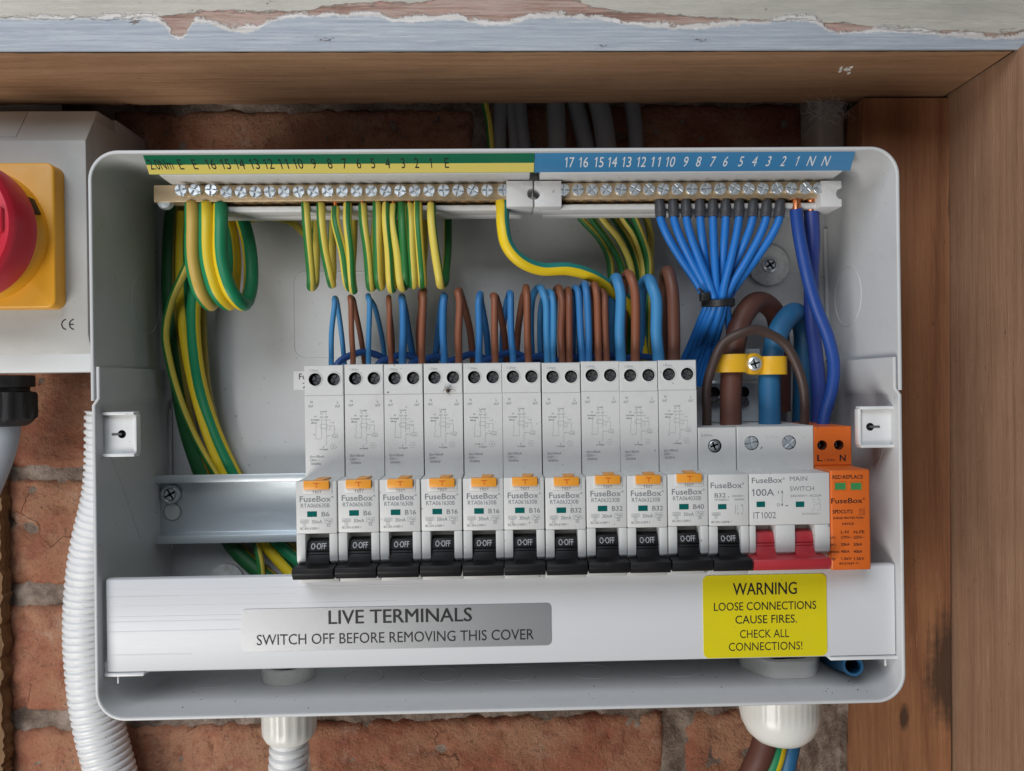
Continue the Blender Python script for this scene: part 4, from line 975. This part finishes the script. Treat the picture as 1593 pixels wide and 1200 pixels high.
    for c in (c1, c2):
        m = MB(); screw(m, (c.x-.5, SHO+5, c.z), 1.7, 1., .5, .3, 2); m.build('terminal_screw', 'screw_dark', t, base)
    for u in (1043, 1161):
        m = MB(); p, q = Q(u, 541), Q(u+86, 481); bx(m, p.x, q.x, NOSE-.55, NOSE+1, p.z, q.z, .08, 1); w_ = m.build('status_window', 'window_green', t, base)
        m = MB(); rect(m, p.x, q.x, p.z, q.z, .35, NOSE-.6); m.build('window_frame', 'surge_orange', w_, base)
    m = MB(); y = NOSE-.46
    tx('RED:REPLACE', 1030, 1256, 458, 28, .02); tx('FuseBox', 1020, 1252, 640, 38, .02); tx('®', 1255, 1272, 612, 14); tx('SPDCUT2', 1030, 1180, 715, 26, .03); rc(1228, 1268, 680, 724, 0); tx('T2', 1234, 1263, 715, 24)
    tx('SURGE PROTECTION', 1034, 1258, 757, 15, .03); tx('DEVICE', 1102, 1188, 800, 16, .03); tx('L-N', 1092, 1148, 864, 22, .02); tx('N-PE', 1188, 1266, 864, 22, .02)
    for v, a, b, c in ((902, 'Uc:', '275V~', '255V~'), (955, 'In:', '20kA', '20kA'), (1008, 'Imax:', '40kA', '40kA'), (1062, 'Up:', '1.5kV', '1.5kV')):
        tx(a, 1012, 1012+14*len(a), v, 19, .02); tx(b, 1092, 1092+16*len(b), v, 20, .025); tx(c, 1186, 1186+16*len(c), v, 20, .025)
    tx('IEC61643-11', 1080, 1222, 1096, 16, .02); m.build('face_print', 'ink_black', t, base); m = MB(); y = SHO+.04
    tx('L', 920, 958, 325, 50, .03); tx('1.2Nm', 972, 1052, 325, 20, 0.); tx('N', 1088, 1130, 325, 50, .03)
    m.build('terminal_print', 'ink_black', t, base)
right_modules()
# ------------------------------------------------------------------ lower cover and stickers
CVD = 345.
def cover():
    x0, x1 = P(166, 960, CVD).x, P(1392, 950, CVD).x
    zt = (P(166, 902, CVD).z+P(1392, 878, CVD).z)/2; zb = (P(166, 1046, CVD).z+P(1392, 1021, CVD).z)/2
    org = ((x0+x1)/2, CVD+20, zb); t = thing('terminal_cover', org, 'white lower cover strip carrying the silver and yellow stickers', 'cover')
    prof = [(CVD, zb+.8), (CVD, zt-1.), (CVD+.3, zt-.3), (CVD+1., zt), (CVD+3.5, zt), (CVD+3.5, zt-1.3), (CVD+1.9, zt-1.3), (CVD+1.3, zt-1.9), (CVD+1.3, zb+1.3), (CVD+40, zb+1.3), (CVD+40, zb), (CVD+.8, zb)]
    m = MB(); prism(m, prof, 'X', x0, x1, 0); m.build('cover_strip', 'cover', t, org, 50)
    rr = random.Random(12)
    for k in range(9):                              # extrusion lines, strongest at the left end
        z = zt-3-rr.uniform(0, 34); m = MB(); xe = x0+rr.uniform(30, 150); bx(m, x0+.2, xe, CVD-.10, CVD+.3, z, z+rr.uniform(.25, .6), .08, 1); m.build('extrusion_line', 'cover', t, org)
    for px, s in ((165, 1), (1392, -1)):            # bracket under each end
        e = x0 if s > 0 else x1; L = 16. if s > 0 else 30.
        m = MB(); a, b = sorted((e-s*1.6, e+s*L)); bx(m, a, b, CVD-.4, CVD+14, zb-1.7, zb-.3, .5)
        if s > 0: bx(m, e-1.7, e-.4, CVD+.4, CVD+14, zb-1.7, zb+4.5, .3); bx(m, e-1.7, e+2, CVD+1.5, CVD+14, zb+3.4, zb+4.6, .3)
        bx(m, e+s*3.5-.35, e+s*3.5+.35, CVD+2, CVD+2.8, zb-5.5, zb-1.6, .1); m.build('end_bracket', 'enclosure_white', t, org)
    def sticker(name, px, py, wd, ht, r, mt, lines, label, inks):
        c = P(px, py, CVD); m = MB(); plate(m, ring2d(c.x-wd/2, c.x+wd/2, c.z-ht/2, c.z+ht/2, r), CVD-.30, .32); s = m.build(name, mt, t, org); s['label'] = label
        m = MB()
        for txt, dx, dz, cap, w_, b in lines: text(m, txt, c.x+dx, c.z+dz, cap, CVD-.36, 'C', w_, b)
        m.build('print', inks, s, org)
    sticker('silver_sticker', 618, 976, 137.6, 18.8, 2, 'sticker_silver', [('LIVE TERMINALS', 1.5, 2.1, 6.0, 63.5, .022), ('SWITCH OFF BEFORE REMOVING THIS COVER', -.6, -6.6, 4.6, 123, 0.004)], 'brushed silver sticker with black lettering', 'ink_black')
    sticker('yellow_sticker', 1190, 958, 56.3, 37.2, 2.6, 'sticker_yellow', [('WARNING', 0, 9.6, 5.4, 29, .012), ('LOOSE CONNECTIONS', 0, 2.7, 3.6, 46.5, .006), ('CAUSE FIRES.', .4, -3.3, 3.6, 28, .006), ('CHECK ALL', -.4, -9.8, 3.6, 22.4, 0), ('CONNECTIONS!', 0, -15.5, 3.6, 33.5, 0)], 'bright yellow warning sticker with black lettering', 'ink_black')
cover()
# ------------------------------------------------------------------ wires
WR = random.Random(31)
def wire(name, pts, r, mt, label, group=None, phase=.3, twist=0., cat='wire', n=14, step=1.6, core=None, kink=1.15):
    pp = [P(*p) for p in pts]
    pp = [pp[0]]+[q+Vector((WR.gauss(0, .22), WR.gauss(0, .3), WR.gauss(0, .3)))*kink for q in pp[1:-1]]+[pp[-1]]
    m = MB()
    if core is None:
        tube(m, spline(pp, step), r, n, phase, twist); return m.top(name, mt, label, cat, group, 50)
    st = P(*core); t = thing(name, st, label, cat, group)
    tube(m, spline([st]+pp[2:], step), r, n, phase, twist); m.build('insulation', mt, t, st, 50)
    m = MB(); dv = (pp[2]-st).normalized(); tube(m, [pp[0], (pp[0]+st)/2, st+dv*2], r*.62, 12); m.build('copper_core', 'copper', t, st, 50); return t
GE = 'thin hanging earth loops'
for i, (xt, xb_, dxb, ph, yb, tw) in enumerate([(475, 484, 6, .30, 446, .1), (499, 514, 3, .32, 444, .1), (522, 541, 6, .20, 450, .1), (541, 548, -1, .12, 451, .05), (564, 577, 5, .30, 448, .1), (586, 590, 3, .28, 447, .1),
                                                (601, 608, 4, .08, 451, .1), (612, 625, 6, -.22, 451, .1), (625, 632, 4, .12, 444, .1), (637, 643, 0, .32, 444, .05), (650, 656, 2, .18, 444, .05), (671, 685, 8, -.24, 445, .1)]):
    wire('earth_wire', [(xt, 306, 368), (xt, 318, 366), (xt+1, 345, 361), (xt+(xb_-xt)*.55, 392, 359), (xb_-1, yb-12, 361), (xb_+1, yb-2, 366), (xb_+dxb*.5+1, yb-4, 372), (xb_+dxb, yb-22, 379), (xb_+dxb*1.3, 385, 388), (xb_+dxb*1.5, 330, 394), (xb_+dxb*1.5, 290, 398)],
         2.05, 'gy_slim' if i in (2, 3, 6, 10) else 'gy', '%s from the left of the twelve thin green and yellow earth loops' % ORD[i], GE, ph, tw, n=16, core=(xt, (325 if i == 2 else 317+(i*7 % 5)), 366))
for k, (xt, xb_, dx, ph, mt, lab) in enumerate([(299, 322, 14, .34, 'gy_tan', 'leftmost thick earth loop, mostly dull yellow with a green edge'), (321, 347, 15, .32, 'gy_thick', 'middle thick earth loop, green left and yellow right'), (343, 372, 16, -.22, 'gy_thick', 'rightmost thick earth loop, yellow left and green right')]):
    wire('earth_cable', [(xt, 308, 368), (xt, 320, 366), (xt, 350, 361), (xt+2, 410, 358), (xt+(xb_-xt)*.55, 452, 358), (xb_, 470, 362), (xb_+dx*.6, 470, 370), (xb_+dx, 445, 378), (xb_+dx+1, 395, 385), (xb_+dx-8, 345, 391), (xb_+dx-30, 300, 394), (xb_+dx-60, 270, 396)], 3.4, mt, lab, 'thick earth loops', ph, .05, 'wire', 18, core=(xt, 319+k, 366))
# earths running down the left of the back panel
for mt, r, ph, pts, lab in [
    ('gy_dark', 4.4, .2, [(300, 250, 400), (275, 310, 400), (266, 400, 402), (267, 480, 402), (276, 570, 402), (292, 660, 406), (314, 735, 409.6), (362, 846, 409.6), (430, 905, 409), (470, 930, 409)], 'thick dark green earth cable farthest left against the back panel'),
    ('gy', 1.95, .30, [(300, 395, 382), (284, 425, 384), (266, 470, 388), (258, 520, 390), (264, 570, 392), (283, 630, 396), (306, 682, 404), (338, 740, 409), (388, 820, 409), (404, 870, 405), (409, 930, 405)], 'thin earth wire bowing outward over the left bundle'),
    ('gy_thick', 3.1, .62, [(285, 330, 396), (283, 420, 397), (288, 520, 397), (304, 610, 399), (330, 690, 406), (352, 740, 409), (400, 830, 409), (450, 890, 409), (490, 930, 409)], 'yellow faced earth cable in the middle of the left bundle'),
    ('gy_thick', 3.3, .18, [(318, 330, 392), (306, 420, 393), (303, 500, 393), (312, 590, 395), (334, 670, 404), (368, 740, 409), (420, 830, 409), (480, 885, 409), (520, 920, 409)], 'half green half yellow earth cable at the right of the left bundle'),
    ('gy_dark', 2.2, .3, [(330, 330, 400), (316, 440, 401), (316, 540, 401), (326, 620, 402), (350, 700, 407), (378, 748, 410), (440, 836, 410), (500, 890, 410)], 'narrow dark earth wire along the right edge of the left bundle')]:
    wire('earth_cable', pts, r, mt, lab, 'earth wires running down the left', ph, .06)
wire('earth_wire', [(340, 380, 402), (362, 352, 404), (392, 341, 404), (426, 338, 404), (456, 348, 404), (476, 365, 402), (486, 330, 398), (488, 290, 398)], 1.9, 'gy', 'thin earth wire arching across behind the bar near the left', None, .1)
wire('bonding_cable', [(780, 306, 368), (780, 322, 366), (783, 352, 362), (790, 384, 361), (808, 405, 362), (842, 417, 366), (884, 420, 370), (920, 431, 374), (952, 450, 380), (985, 485, 388), (1000, 540, 394), (1004, 600, 402)], 3.1, 'gy_teal', 'single yellow and teal bonding cable curving right from the earth bar', None, -.16, .03)
for k, (pts, ph) in enumerate([([(880, 300), (902, 338), (932, 372), (946, 405), (951, 440), (958, 500)], .3), ([(900, 300), (920, 338), (950, 380), (966, 415), (972, 450), (976, 520)], .2), ([(918, 300), (936, 338), (962, 372), (980, 410), (984, 450), (986, 540)], .45), ([(935, 300), (955, 338), (980, 378), (992, 415), (994, 455), (994, 560)], .3),
                               ([(950, 300), (968, 338), (988, 366), (1000, 405), (1003, 450), (1002, 560)], -.1), ([(970, 300), (985, 335), (1000, 370), (1008, 405), (1008, 450), (1006, 560)], .3), ([(990, 300), (1003, 335), (1012, 370), (1013, 405), (1012, 450), (1010, 560)], .45)]):
    wire('earth_wire', [(a, b, 403-(k % 3)*4) for a, b in pts]+[(pts[-1][0], 640, 404-(k % 3)*3)], 1.9, 'gy', '%s from the left of the thin earth wires curving down behind the loops' % ORD[k], 'thin earth wires curving down at centre right', ph, .1)
# loops above the breakers: front strand x, apex, back strand, radius, colour, breaker, side
LOOPS = [(515, 521, 463, 536, 568, 1.25, 'wire_sky', 0, 'N'), (548, 545, 462, 567, 568, 1.35, 'wire_rust', 0, 'L'), (574, 573, 459, 598, 556, 1.25, 'wire_sky', 1, 'N'), (608, 604, 464, 611, 556, 1.3, 'wire_rust', 1, 'L'),
         (628, 625, 462, 642, 556, 1.75, 'wire_blue', 2, 'N'), (657, 659, 453, 650, 556, 1.7, 'wire_rust', 2, 'L'), (689, 691, 459, 678, 560, 1.75, 'wire_blue', 3, 'N'), (713, 714, 453, 736, 560, 1.75, 'wire_rust', 3, 'L'),
         (745, 746, 458, 760, 556, 1.7, 'wire_blue', 4, 'N'), (771, 768, 458, 788, 552, 1.7, 'wire_rust', 4, 'L'), (797, 793, 456, 780, 548, 1.6, 'wire_blue', 5, 'N'), (822, 818, 450, 803, 548, 1.75, 'wire_rust', 5, 'L'),
         (851, 842, 448, 827, 556, 1.75, 'wire_sky', 6, 'N'), (861, 855, 453, 842, 556, 1.6, 'wire_sky', 6, 'N2'), (874, 870, 448, 862, 556, 1.75, 'wire_brown', 6, 'L'), (886, 884, 451, 878, 556, 1.7, 'wire_brown', 6, 'L2'),
         (905, 896, 449, 892, 556, 1.65, 'wire_blue', 7, 'N'), (916, 909, 444, 902, 556, 1.75, 'wire_blue', 7, 'N2'), (931, 925, 444, 921, 556, 1.75, 'wire_rust', 7, 'L'), (943, 938, 455, 934, 556, 1.6, 'wire_brown', 7, 'L2'),
         (966, 960, 432, 952, 556, 2.55, 'wire_sky', 8, 'N'), (990, 977, 428, 970, 556, 2.25, 'wire_rust', 8, 'L'), (1024, 1009, 437, 997, 556, 2.9, 'wire_sky', 9, 'N'), (1049, 1040, 424, 1031, 556, 3.0, 'wire_umber', 9, 'L')]
seen = {}
for xf, xa_, ya, xb_, yb, r, mt, b, side in LOOPS:
    wide = (xb_ < xa_)
    nm = 'blue' if side[0] == 'N' else 'brown'
    br = ['leftmost B6', 'second B6', 'first B16', 'second B16', 'third B16', 'fourth B16', 'first B32', 'second B32', 'third B32', 'B40'][b]
    extra = ''
    if b in (6, 7): extra = 'right of two ' if side.endswith('2') else 'left of two '
    lab = (extra+('%s wires' if extra else '%s wire')+' looping from the top of the %s tall breaker') % (nm, br)
    q = 4.0+r*2.2; grp = 'blue and brown loops above the breakers'
    if b < 6:
        pts = [(xf, 590, 368), (xf, 560, 366.5), (xf+(xa_-xf)*.35, 520, 365), (xf+(xa_-xf)*.85, ya+q*1.6, 366), (xa_+(xf-xa_)*.05, ya+q*.45, 368), (xa_, ya, 372.5), (xa_+(xb_-xa_)*.10, ya+q*.55, 377.5), (xa_+(xb_-xa_)*.30, ya+q*2.2, 382), (xa_+(xb_-xa_)*.75, (ya+yb)/2+10, 390), (xb_, yb, 397), (xb_+(xb_-xa_)*.2, yb+40, 400)]
    else:
        h = 7+r*4.2
        pts = [(xf, 590, 368), (xf, 560, 366.5), (xf+(xa_-xf)*.10, 520, 364.5), (xf+(xa_-xf)*.28, ya+h*1.5, 364), (xf+(xa_-xf)*.58, ya+h*.45, 365.5), (xa_, ya, 370), (xa_+(xb_-xa_)*.45, ya+h*.16, 375), (xa_+(xb_-xa_)*.85, ya+h*.85, 381), (xb_, ya+h*2.2, 386), (xb_-1, yb-20, 393), (xb_, yb+10, 398), (xb_+2, yb+40, 400)]
    wire('circuit_wire', pts, r, mt, lab, grp, cat='wire')
# dark neutral leads looping along behind the breakers
arcs = [(526, 612, 548), (590, 668, 553), (640, 720, 556), (696, 775, 552), (748, 838, 551), (802, 880, 555), (855, 935, 556), (905, 990, 553), (960, 1050, 554)]
for k, (a, b, yy) in enumerate(arcs):
    wire('neutral_lead', [(a-6, 590, 383), (a, 566, 386), (a+(b-a)*.25, yy+3, 390), (a+(b-a)*.5, yy, 393), (b-10, yy+10, 396), (b+14, 572, 399)], 1.75, 'wire_navy', '%s from the left of the dark blue leads arching low behind the loops' % ORD[k], 'dark blue leads along the breaker tops')
# fan of ten blue leads with black sleeves, tied together
FX = [1026, 1047, 1067, 1089, 1109, 1129, 1150, 1172, 1193, 1214]
TIE = (1117, 474)
TX = [1099, 1106, 1112, 1107, 1115, 1119, 1122, 1116, 1127, 1131]
TD = [372, 369, 367, 375, 368, 373, 366, 377, 368, 372]
LX = [1062, 1068, 1073, 1080, 1086, 1078, 1092, 1098, 1104, 1142]
for i, x in enumerate(FX):
    tx_, td = TX[i], TD[i]; s = (tx_-x)
    t0 = P(x, 318, 366); t = thing('blue_lead', t0, '%s from the left of the ten blue leads fanning from the neutral bar' % ORD[i], 'wire', 'blue leads with black sleeves on the neutral bar')
    m = MB(); pts = [(x, 322, 366), (x+s*.02, 340, 365), (x+s*.16, 366, 365), (x+s*.50, 408, (365+td)/2), (x+s*.84, 446, td-1), (tx_, 472, td), (tx_+(LX[i]-tx_)*.25, 500, td+6), (tx_+(LX[i]-tx_)*.7, 540, 388), (LX[i], 566, 393), (LX[i]-8, 600, 397)]
    tube(m, spline([P(*p) for p in pts], 1.6), 1.92, 16); m.build('insulation', 'lead_blue', t, t0, 50)
    m = MB(); a, b = P(x-.5, 313, 366.3), P(x+s*.03, 338.5, 365); tube(m, [a, a+(b-a)*.02, a+(b-a)*.5, a+(b-a)*.97, b], 2.6, 18, rfun=lambda l, tt: 2.6 if .2 < l < tt-.2 else 2.35); m.build('sleeve', 'sleeve_black', t, t0, 50)
m = MB(); c = P(1117, 473, 371)
pts = [Vector((c.x+7.2*math.cos(R(a)), c.y+8.6*math.sin(R(a)), c.z+.5*math.cos(R(a*2+40)))) for a in range(0, 361, 15)]
bm_ = []
for rz in (-1.1, -.4, .4, 1.1): tube(m, [p+Vector((0, 0, rz)) for p in pts], .75, 8)
e = P(1096, 462, 366); bx(m, e.x-2.2, e.x+2.2, 363.5, 368, e.z-2, e.z+2, .5); tube(m, spline([P(1098, 462, 366), P(1090, 452, 364), P(1086, 449, 364)]), .8, 6)
m.top('cable_tie', 'rubber_black', 'black cable tie gathering the fan of blue leads', 'cable tie', ang=50)
# two thick neutral cables on the right
for pts, r, mt, lab in [([(1238, 306, 368), (1238, 326, 367), (1243, 365, 368), (1256, 430, 371), (1270, 478, 373), (1288, 525, 374), (1297, 568, 374), (1293, 610, 374), (1283, 645, 374), (1278, 680, 374)], 3.0, 'wire_royal', 'royal blue cable from the neutral bar bending into the orange module'),
                        ([(1262, 306, 369), (1262, 326, 371), (1264, 370, 376), (1262, 430, 382), (1263, 500, 386), (1270, 560, 388), (1274, 620, 388), (1272, 690, 390)], 3.6, 'wire_violet', 'violet blue cable running straight down behind the royal blue one')]:
    t0 = P(*pts[1]); t = thing('neutral_cable', t0, lab, 'wire'); m = MB(); tube(m, spline([P(*p) for p in pts[1:]], 1.6), r, 16); m.build('insulation', mt, t, t0, 50)
    m = MB(); tube(m, [P(*pts[0]), P(*pts[1])+Vector((0, 0, -1))], r*.8, 14); m.build('copper_core', 'copper', t, t0, 50)
    m = MB()
# meter tails, strap and bracket
wire('meter_tail', [(1137, 690, 372), (1137, 640, 372), (1138, 580, 373), (1142, 535, 375), (1152, 500, 377), (1170, 476, 381), (1190, 472, 388), (1207, 492, 396), (1214, 540, 402), (1214, 640, 404)], 5.2, 'tail_brown', 'thick brown meter tail arching out of the main switch', 'meter tails', n=22)
wire('meter_tail', [(1197, 690, 372), (1197, 640, 372), (1198, 580, 373), (1203, 540, 375), (1212, 513, 378), (1228, 491, 383), (1242, 488, 391), (1250, 510, 399), (1250, 560, 404), (1248, 660, 405)], 5.2, 'tail_blue', 'thick blue meter tail arching out of the main switch', 'meter tails', n=22)
wire('link_wire', [(1099, 690, 374), (1099, 640, 370), (1101, 600, 366), (1109, 565, 363), (1126, 535, 362), (1150, 518, 361), (1175, 513, 361), (1200, 520, 362), (1222, 538, 363), (1239, 563, 365), (1249, 595, 367), (1251, 630, 369), (1249, 690, 372)], 2.25, 'wire_dark', 'dark brown link wire arching in front of the yellow strap', n=16)
def strap():
    c = P(1174, 566, 366); org = (c.x, 380, c.z-4); t = thing('cable_strap', org, 'yellow strap with a central screw clamping the two meter tails', 'strap')
    zc = c.z; h = 4.4
    def half(xa, xb, rc):
        m = MB(); xm = (xa+xb)/2; out = []; inn = []
        w_ = (xb-xa)/2
        for k in range(13):
            a = math.pi*(1-k/12); out.append((xm+w_*math.cos(a), 372-7.2*math.sin(a)**.55)); inn.append((xm+(w_-1.2)*math.cos(a), 372-6.0*math.sin(a)**.55))
        return out, inn, m
    for a, b, dz in ((1117, 1166, .4), (1183, 1225, -.9)):
        xa, xb = P(a, 566, 369).x, P(b, 566, 369).x; out, inn, m = half(xa, xb, 6)
        prism(m, out+[(xb, 381), (xb-1.2, 381)]+inn[::-1]+[(xa+1.2, 381), (xa, 381)], 'Z', zc-h+dz, zc+h+dz, .3); m.build('strap_loop', 'strap_yellow', t, org, 40)
    m = MB(); lathe(m, [(5.2, 3), (5.2, -.6), (4.6, -1.2), (0, -1.2)], (c.x, 368, zc), 'Y', 28); bx(m, P(1164, 0, 370).x, P(1186, 0, 370).x, 368.5, 371, zc-3.6, zc+3.6, .4); m.build('boss', 'strap_yellow', t, org)
    m = MB(); screw(m, (c.x, 366.8, zc), 3.4, 1.9, .8, .3, 3, 2.3); m.build('strap_screw', 'zinc', t, org)
    p, q = P(1098, 657, 391), P(1181, 596, 391); m = MB(); block(m, p.x, q.x, 391, 393, p.z, q.z, .3, [(P(1101, 626, 391).x+3.4, P(0, 626, 391).z, 3.), (P(1157, 626, 391).x, P(0, 626, 391).z, 3.)], hd=1.5); bx(m, p.x, q.x, 383, 391, q.z-.1, q.z+1.4, .3)
    o = m.build('clamp_bracket', ['galvanised', 'hole_dark'], t, org)
    p, q = P(1150, 594, 386), P(1180, 543, 386); m = MB(); bx(m, p.x, q.x, 384, 386, p.z, q.z, .4); m.build('clamp_post', 'galvanised', t, org)
    for px in (1113, 1157):
        k = P(px, 626, 389); m = MB(); screw(m, (k.x, 390.5, k.z), 2.9, 1.8, .8, .5, 2); m.build('bracket_screw', 'screw_dark', t, org)
strap()
# ------------------------------------------------------------------ glands and cables under the box
def bottom():
    c = P(450, 1100, 385); z = ZB
    m = MB(); lathe(m, [(0, -30), (9.5, -30), (11.5, -28.5), (13, -25.5), (13.2, -22), (13.2, -.2), (0, -.2)], (c.x, 385, z), 'Z', 72, rib=(18, .9, -25, -.3)); t = m.top('conduit_gland', 'gland_white', 'ribbed white conduit nut below the left half of the box', 'gland', org=(c.x, 385, z-30), ang=40)
    m = MB(); lathe(m, [(13, 0), (13, 5.5), (12.2, 6.3), (10, 6.3), (10, 0)], (c.x, 385, z+1.8), 'Z', 40); m.build('lock_ring', 'gland_white', t, (c.x, 385, z-30))
    conduit('corrugated_conduit', [Vector((c.x, 385, z-26)), Vector((c.x-.6, 385, z-40)), Vector((c.x-2.5, 386, z-60)), Vector((c.x-6, 388, z-90))], 9.6, 4.2, 'short white corrugated conduit hanging from the ribbed white nut')
    c = P(1213, 1100, 385)
    m = MB(); lathe(m, [(0, -36), (9, -36), (13, -34.5), (16.5, -31), (19, -26), (20.0, -21), (20.2, -19), (20.2, -.2), (0, -.2)], (c.x, 385, z), 'Z', 120, rib=(40, .55, -19.5, -.3)); t = m.top('cable_gland', 'gland_white', 'large domed white cable gland below the right end of the box', 'gland', org=(c.x, 385, z-36), ang=45)
    m = MB(); lathe(m, [(20, 0), (20, 6.5), (19, 7.6), (15, 7.6), (15, 0)], (c.x, 385, z+1.8), 'Z', 48, rib=(6, 1.6, 0, 7.6)); m.build('lock_ring', 'gland_white', t, (c.x, 385, z-36))
    for (a, b), r, mt, lab, ph, dd in [((1190, 1170), 6.0, 'tail_brown', 'thick brown tail leaving the large white gland', .3, 384), ((1212, 1196), 4.6, 'gy_thick', 'green and yellow earth cable leaving the large white gland', .24, 386), ((1232, 1221), 4.6, 'tail_blue', 'blue tail leaving the large white gland', .3, 388)]:
        p0 = P(a, 1140, dd); wire('supply_tail', [(a, 1130, dd), (a, 1150, dd), ((a+b)/2+2, 1176, dd), (b, 1205, dd), (b-22, 1260, dd)], r, mt, lab, 'cables under the large gland', ph, cat='cable', n=20)
    # cut end of blue sheathing
    m = MB(); path = spline([P(1327, 1036, 354), P(1318, 1032, 364), P(1300, 1028, 380), P(1280, 1020, 396)], 2); tube(m, path, 4.6, 24, cap=False); tube(m, path, 3.5, 24, cap=False)
    n = 24; a0 = 0; a1 = len(path)*n; m.add([], []); m.f += [(a0+j, a0+(j+1) % n, a1+(j+1) % n, a1+j) for j in range(n)]; m.m += [0]*n; m.uv += [None]*n
    m.top('blue_sheath', 'tail_blue', 'open cut end of a hollow blue sheath at lower right inside the box', 'sheath', ang=60)
bottom()
# ------------------------------------------------------------------ small natural debris
def debris():
    c = P(697, 608, SHO); m = MB(); rr = random.Random(2); lathe(m, [(0, -1.1), (.7, -.8), (.9, -.1), (.7, .5), (0, .9)], (c.x, SHO-.75, c.z), 'Z', 10)
    for k in range(7):
        a = R(-10+rr.uniform(-12, 12)+k*33); L = rr.uniform(1.8, 3.6); p = Vector((c.x, SHO-.7, c.z)); e = p+Vector((math.cos(a)*L, .2, math.sin(a)*L*.9)); mid = (p+e)/2+Vector((0, -.8, .5)); tube(m, spline([p, mid, e], .5), .11, 5)
    m.top('dead_insect', 'insect', 'small dried insect on the front of the fourth breaker', 'insect', ang=60)
    m = MB(); rr = random.Random(21)
    for k in range(70):
        p = P(1288+rr.gauss(0, 11), 172+rr.gauss(0, 6), 425); pts = [p]
        for j in range(5): pts.append(pts[-1]+Vector((rr.gauss(0, 2.4), rr.gauss(0, 1.5), rr.gauss(0, 1.9))))
        tube(m, spline(pts, 1.), rr.uniform(.05, .10), 4)
    tube(m, spline([P(1255, 145, 400), P(1268, 160, 415), P(1285, 172, 425)], 2), .07, 4); tube(m, spline([P(1292, 138, 400), P(1295, 155, 415), P(1288, 170, 425)], 2), .07, 4)
    m.top('cobweb', 'web', 'dusty cobweb tuft under the lintel at upper right', 'cobweb', ang=60)
    m = MB(); rr = random.Random(44)                     # crumbs lying on the bottom of the box
    spots = [(rr.gauss(P(180, 1100, 350).x, 3), rr.uniform(346, 352)) for _ in range(9)]+[(rr.gauss(P(1330, 1062, 350).x, 6), rr.uniform(348, 362)) for _ in range(8)]+[(rr.uniform(XL+20, XR-20), rr.uniform(345, 375)) for _ in range(22)]
    for x, y in spots:
        r = rr.uniform(.15, .45); z = ZB+1.7+r*.5
        m.add([(x-r, y, z-r*.5), (x+r*rr.uniform(.6, 1.5), y-r, z-r*.4), (x+r*.4, y+r, z-r*.5), (x, y, z+r*.6)], [(0, 1, 3), (1, 2, 3), (2, 0, 3), (0, 2, 1)])
    o = m.top('mortar_crumbs', 'insect', 'scattered dark crumbs on the inside bottom of the box', 'crumbs', ang=20); o['kind'] = 'stuff'
debris()
